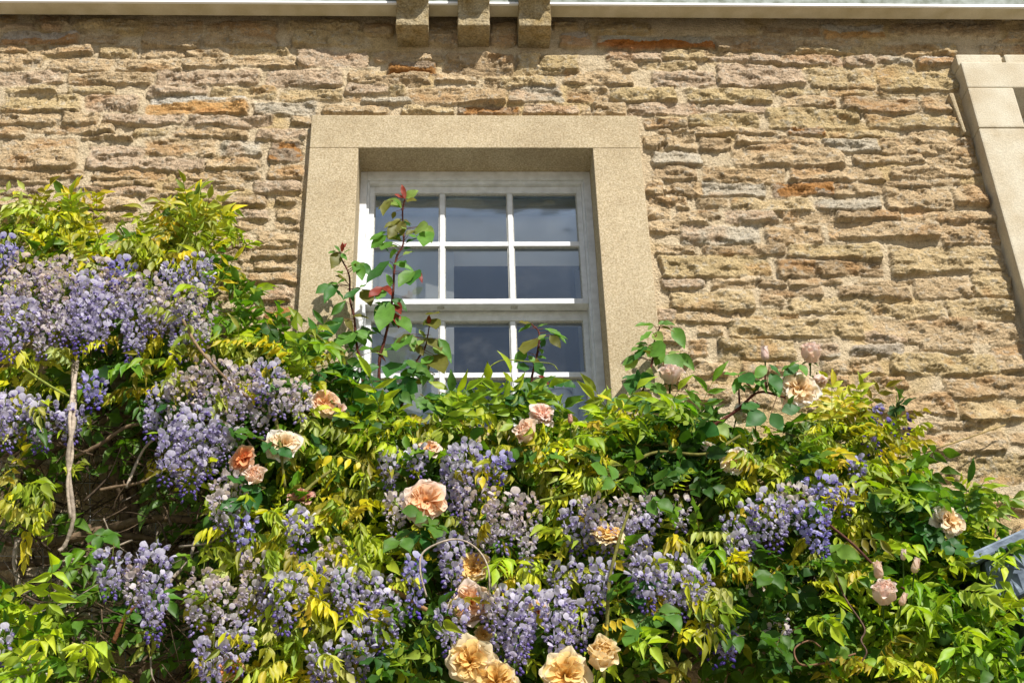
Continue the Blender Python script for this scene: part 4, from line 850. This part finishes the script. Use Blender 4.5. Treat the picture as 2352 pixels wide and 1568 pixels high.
shoot(z2([(760, 1560), (840, 1380), (870, 1250), (930, 1150), (960, 1000)]), z2([
    (955, 990, -45, 0, .4, 'b'), (965, 960, 35, 60, .6, 'b'), (960, 930, 40, -10, .6, 'b'), (955, 1000, 0, -60, .3, 'r'), (970, 960, -50, 30, .6, 'l'), (820, 1070, -80, 90, .6, 'm'), (810, 1060, 50, 90, .6, 'l'), (815, 1060, -90, 60, .5, 'b'), (960, 1090, -80, 35, .4, 'b'), (960, 1090, 70, 75, .7, 'b'), (1020, 1090, 85, 130, .35, 'm'),
    (870, 1130, 45, 70, .5, 'b'), (980, 1150, 95, 60, .5, 'l'), (990, 1200, 60, 110, .5, 'b'), (985, 1210, -75, 45, .8, 'm'), (870, 1250, -80, 5, .6, 'd'), (900, 1250, 40, 70, .7, 'b'), (840, 1290, -60, 70, .7, 'm'), (850, 1280, 60, 70, .8, 'd'), (790, 1260, -110, 60, .8, 'd'), (620, 1280, -110, 30, .5, 'd'), (630, 1370, 110, 30, .6, 'l'), (730, 1400, 80, 80, .5, 'm')]), .14, .16, .004)
# coordinates of the next: u = 658.6+.36x, v = 376.3+.36y
def z3(L): return [(658.6+.36*q[0], 376.3+.36*q[1])+tuple(.36*w_ if i < 2 else w_ for i, w_ in enumerate(q[2:])) for q in L]
shoot(z3([(1540, 1560), (1560, 1380), (1600, 1200), (1610, 1080), (1560, 1020)]), z3([
    (1560, 1020, -70, -10, .3, 'b'), (1560, 1025, -40, 25, .6, 'm'), (1600, 1040, 60, -20, .4, 'm'), (1640, 1050, 140, 60, .3, 'm'), (1680, 1070, 100, 60, .45, 'm'), (1680, 1090, 60, 75, .5, 'b'), (1570, 1120, -50, 80, .6, 'b'), (1600, 1120, 50, -30, .5, 'l'), (1530, 1200, -70, 50, .7, 'm'), (1540, 1220, 50, 60, .5, 'm'), (1600, 1230, 50, 10, .4, 'm'),
    (1580, 1270, 60, 70, .8, 'd'), (1540, 1290, -65, 10, .5, 'd'), (1600, 1350, 90, 60, .3, 'r'), (1550, 1400, 100, 10, .8, 'l'), (1560, 1370, -80, 60, .8, 'd'), (1640, 1430, 10, 100, .6, 'm')]), .16, .14, .0042)
# right: u = 1411+.4x, v = 564.5+.4y
def z4(L): return [(1411+.4*q[0], 564.5+.4*q[1])+tuple(.4*w_ if i < 2 else w_ for i, w_ in enumerate(q[2:])) for q in L]
shoot(z4([(110, 960), (160, 840), (215, 680), (230, 550), (260, 470)]), z4([
    (230, 460, -100, -10, .4, 'm'), (225, 455, -30, 25, .6, 'l'), (250, 450, 60, -15, .5, 'm'), (260, 460, 80, 30, .35, 'b'), (340, 470, 55, 90, .5, 'm'), (215, 490, -60, 50, .4, 'm'), (230, 500, 40, 50, .5, 'l'), (185, 570, -80, 30, .3, 'm'), (185, 575, -60, 70, .5, 'd'), (200, 570, 80, 55, .7, 'm'), (290, 630, -50, 45, .7, 'm'), (300, 625, 80, 80, .8, 'm'),
    (370, 620, 80, 80, .45, 'm'), (300, 620, 75, -10, .4, 'l'), (130, 635, -75, 35, .5, 'm'), (130, 640, -60, 70, .6, 'l'), (140, 740, -90, 20, .3, 'd'), (150, 750, -55, 80, .6, 'd'), (150, 745, 70, -5, .3, 'm'), (160, 760, 50, 30, .5, 'm')]), .14, .10, .0042)
shoot(z4([(330, 1000), (320, 900), (315, 820)]), z4([(300, 850, -60, -60, .5, 'm'), (320, 870, 60, 30, .6, 'd'), (260, 830, -90, -30, .5, 'm'), (310, 900, -80, 50, .7, 'd'), (330, 900, 80, -30, .5, 'm'), (420, 840, 60, -10, .3, 'm'), (420, 870, 90, 70, .4, 'm'), (250, 890, -70, 60, .7, 'd'), (40, 870, -70, 60, .5, 'd'), (50, 870, 60, 80, .4, 'm')]), .22, .2, .004)
shoot(z4([(430, 1110), (620, 1000), (720, 930), (830, 840), (980, 870)]), z4([
    (720, 740, -80, -5, .4, 'm'), (720, 750, -30, 90, .4, 'm'), (730, 740, 60, 50, .5, 'd'), (790, 770, 90, 50, .5, 'm'), (880, 770, -90, 60, .6, 'd'), (890, 780, 55, 80, .5, 'm'), (870, 690, -60, 60, .5, 'm'), (890, 680, 60, 60, .5, 'd'), (1060, 680, -80, 60, .4, 'd'), (1070, 680, 30, 60, .5, 'm'), (1000, 690, 60, -30, .3, 'm'), (960, 720, 60, -40, .4, 'm'),
    (900, 730, 50, 110, .4, 'd'), (830, 910, -90, 20, .6, 'd'), (860, 960, -90, 60, .7, 'd'), (960, 950, 100, -20, .7, 'd'), (900, 960, 60, 90, .8, 'd'), (1000, 920, 30, -60, .4, 'm'), (590, 1030, 60, 50, .7, 'l'), (520, 1030, -100, 60, .6, 'm')]), .28, .30, .006)
shoot(z4([(870, 830), (865, 760), (868, 690)]), z4([(865, 720, -40, 40, .5, 'm')]), .26, .24, .003)
shoot(z4([(720, 930), (715, 820), (712, 740)]), z4([(712, 745, 40, -30, .4, 'm')]), .28, .26, .0035)
# canes inside the mass
for pts in ([(1410, 1100, .35), (1500, 1040, .34), (1620, 1042, .34), (1700, 1000, .3)], [(1410, 1025, .3), (1530, 1020, .3), (1620, 1021, .3)], [(1385, 1568, .42), (1395, 1420, .46), (1400, 1330, .47), (1425, 1230, .47), (1450, 1160, .44)], [(620, 900, .3), (640, 1000, .42), (655, 1120, .42)], [(680, 1150, .4), (720, 1110, .38), (760, 1080, .34)]):
    branch(pts, .005, .0035, 'cane', np.array(srgb('#6d6a34')), rose)
branch([(1500, 1568, .06), (1520, 1900, .08), (1510, 2700, .1)], .02, .03, 'cane', BR, rose)
branch([(1800, 1568, .06), (1830, 1900, .08), (1850, 2700, .1)], .02, .03, 'stem', BR, leafR)
branch([(60, 1620, .06), (50, 1900, .08), (70, 2700, .1)], .02, .03, 'stem', BR, leafL)
roseleaf(IRose, at(1440, 1140, .47), [-.6, -.5, .5], np.array([0, -1, .5]), .06, MID, 3); roseleaf(IRose, at(1450, 1150, .47), [.7, -.4, -.2], np.array([0, -1, .5]), .055, MID*.8, 3)
for u, v in ((760, 880), (790, 900), (700, 870), (850, 890), (885, 870), (930, 880), (965, 905), (1010, 900), (1000, 860), (1225, 905), (1250, 880), (1450, 905), (1500, 950), (1560, 970), (840, 860), (1230, 1030), (600, 1010), (610, 1120), (960, 1210), (1010, 1200), (2130, 1150), (2110, 1190), (2160, 1230), (1500, 1400), (1420, 1380)):
    for k in range(2): roseleaf(IRose, at(u, v, Pb(u, v)+.04), [R(-1, 1), -.4, R(-.8, .4)], np.array([R(-.3, .3), -1, .6]), R(.04, .06), random.choice((MID*.8, np.array(srgb('#356528')))))

under(link('foliage', IW.mesh('young_foliage'), 'leaf'), wist)['label'] = 'bronze yellow young feather leaves'
under(link('foliage', IWg.mesh('green_foliage'), 'leaf'), wist)['label'] = 'older green feather leaves'
under(link('foliage', IL.mesh('foliage_lower'), 'leaf'), leafL)
under(link('foliage', IR.mesh('foliage_side'), 'leaf'), leafR)
under(link('foliage', IRose.mesh('rose_foliage'), 'roseleaf'), rose)
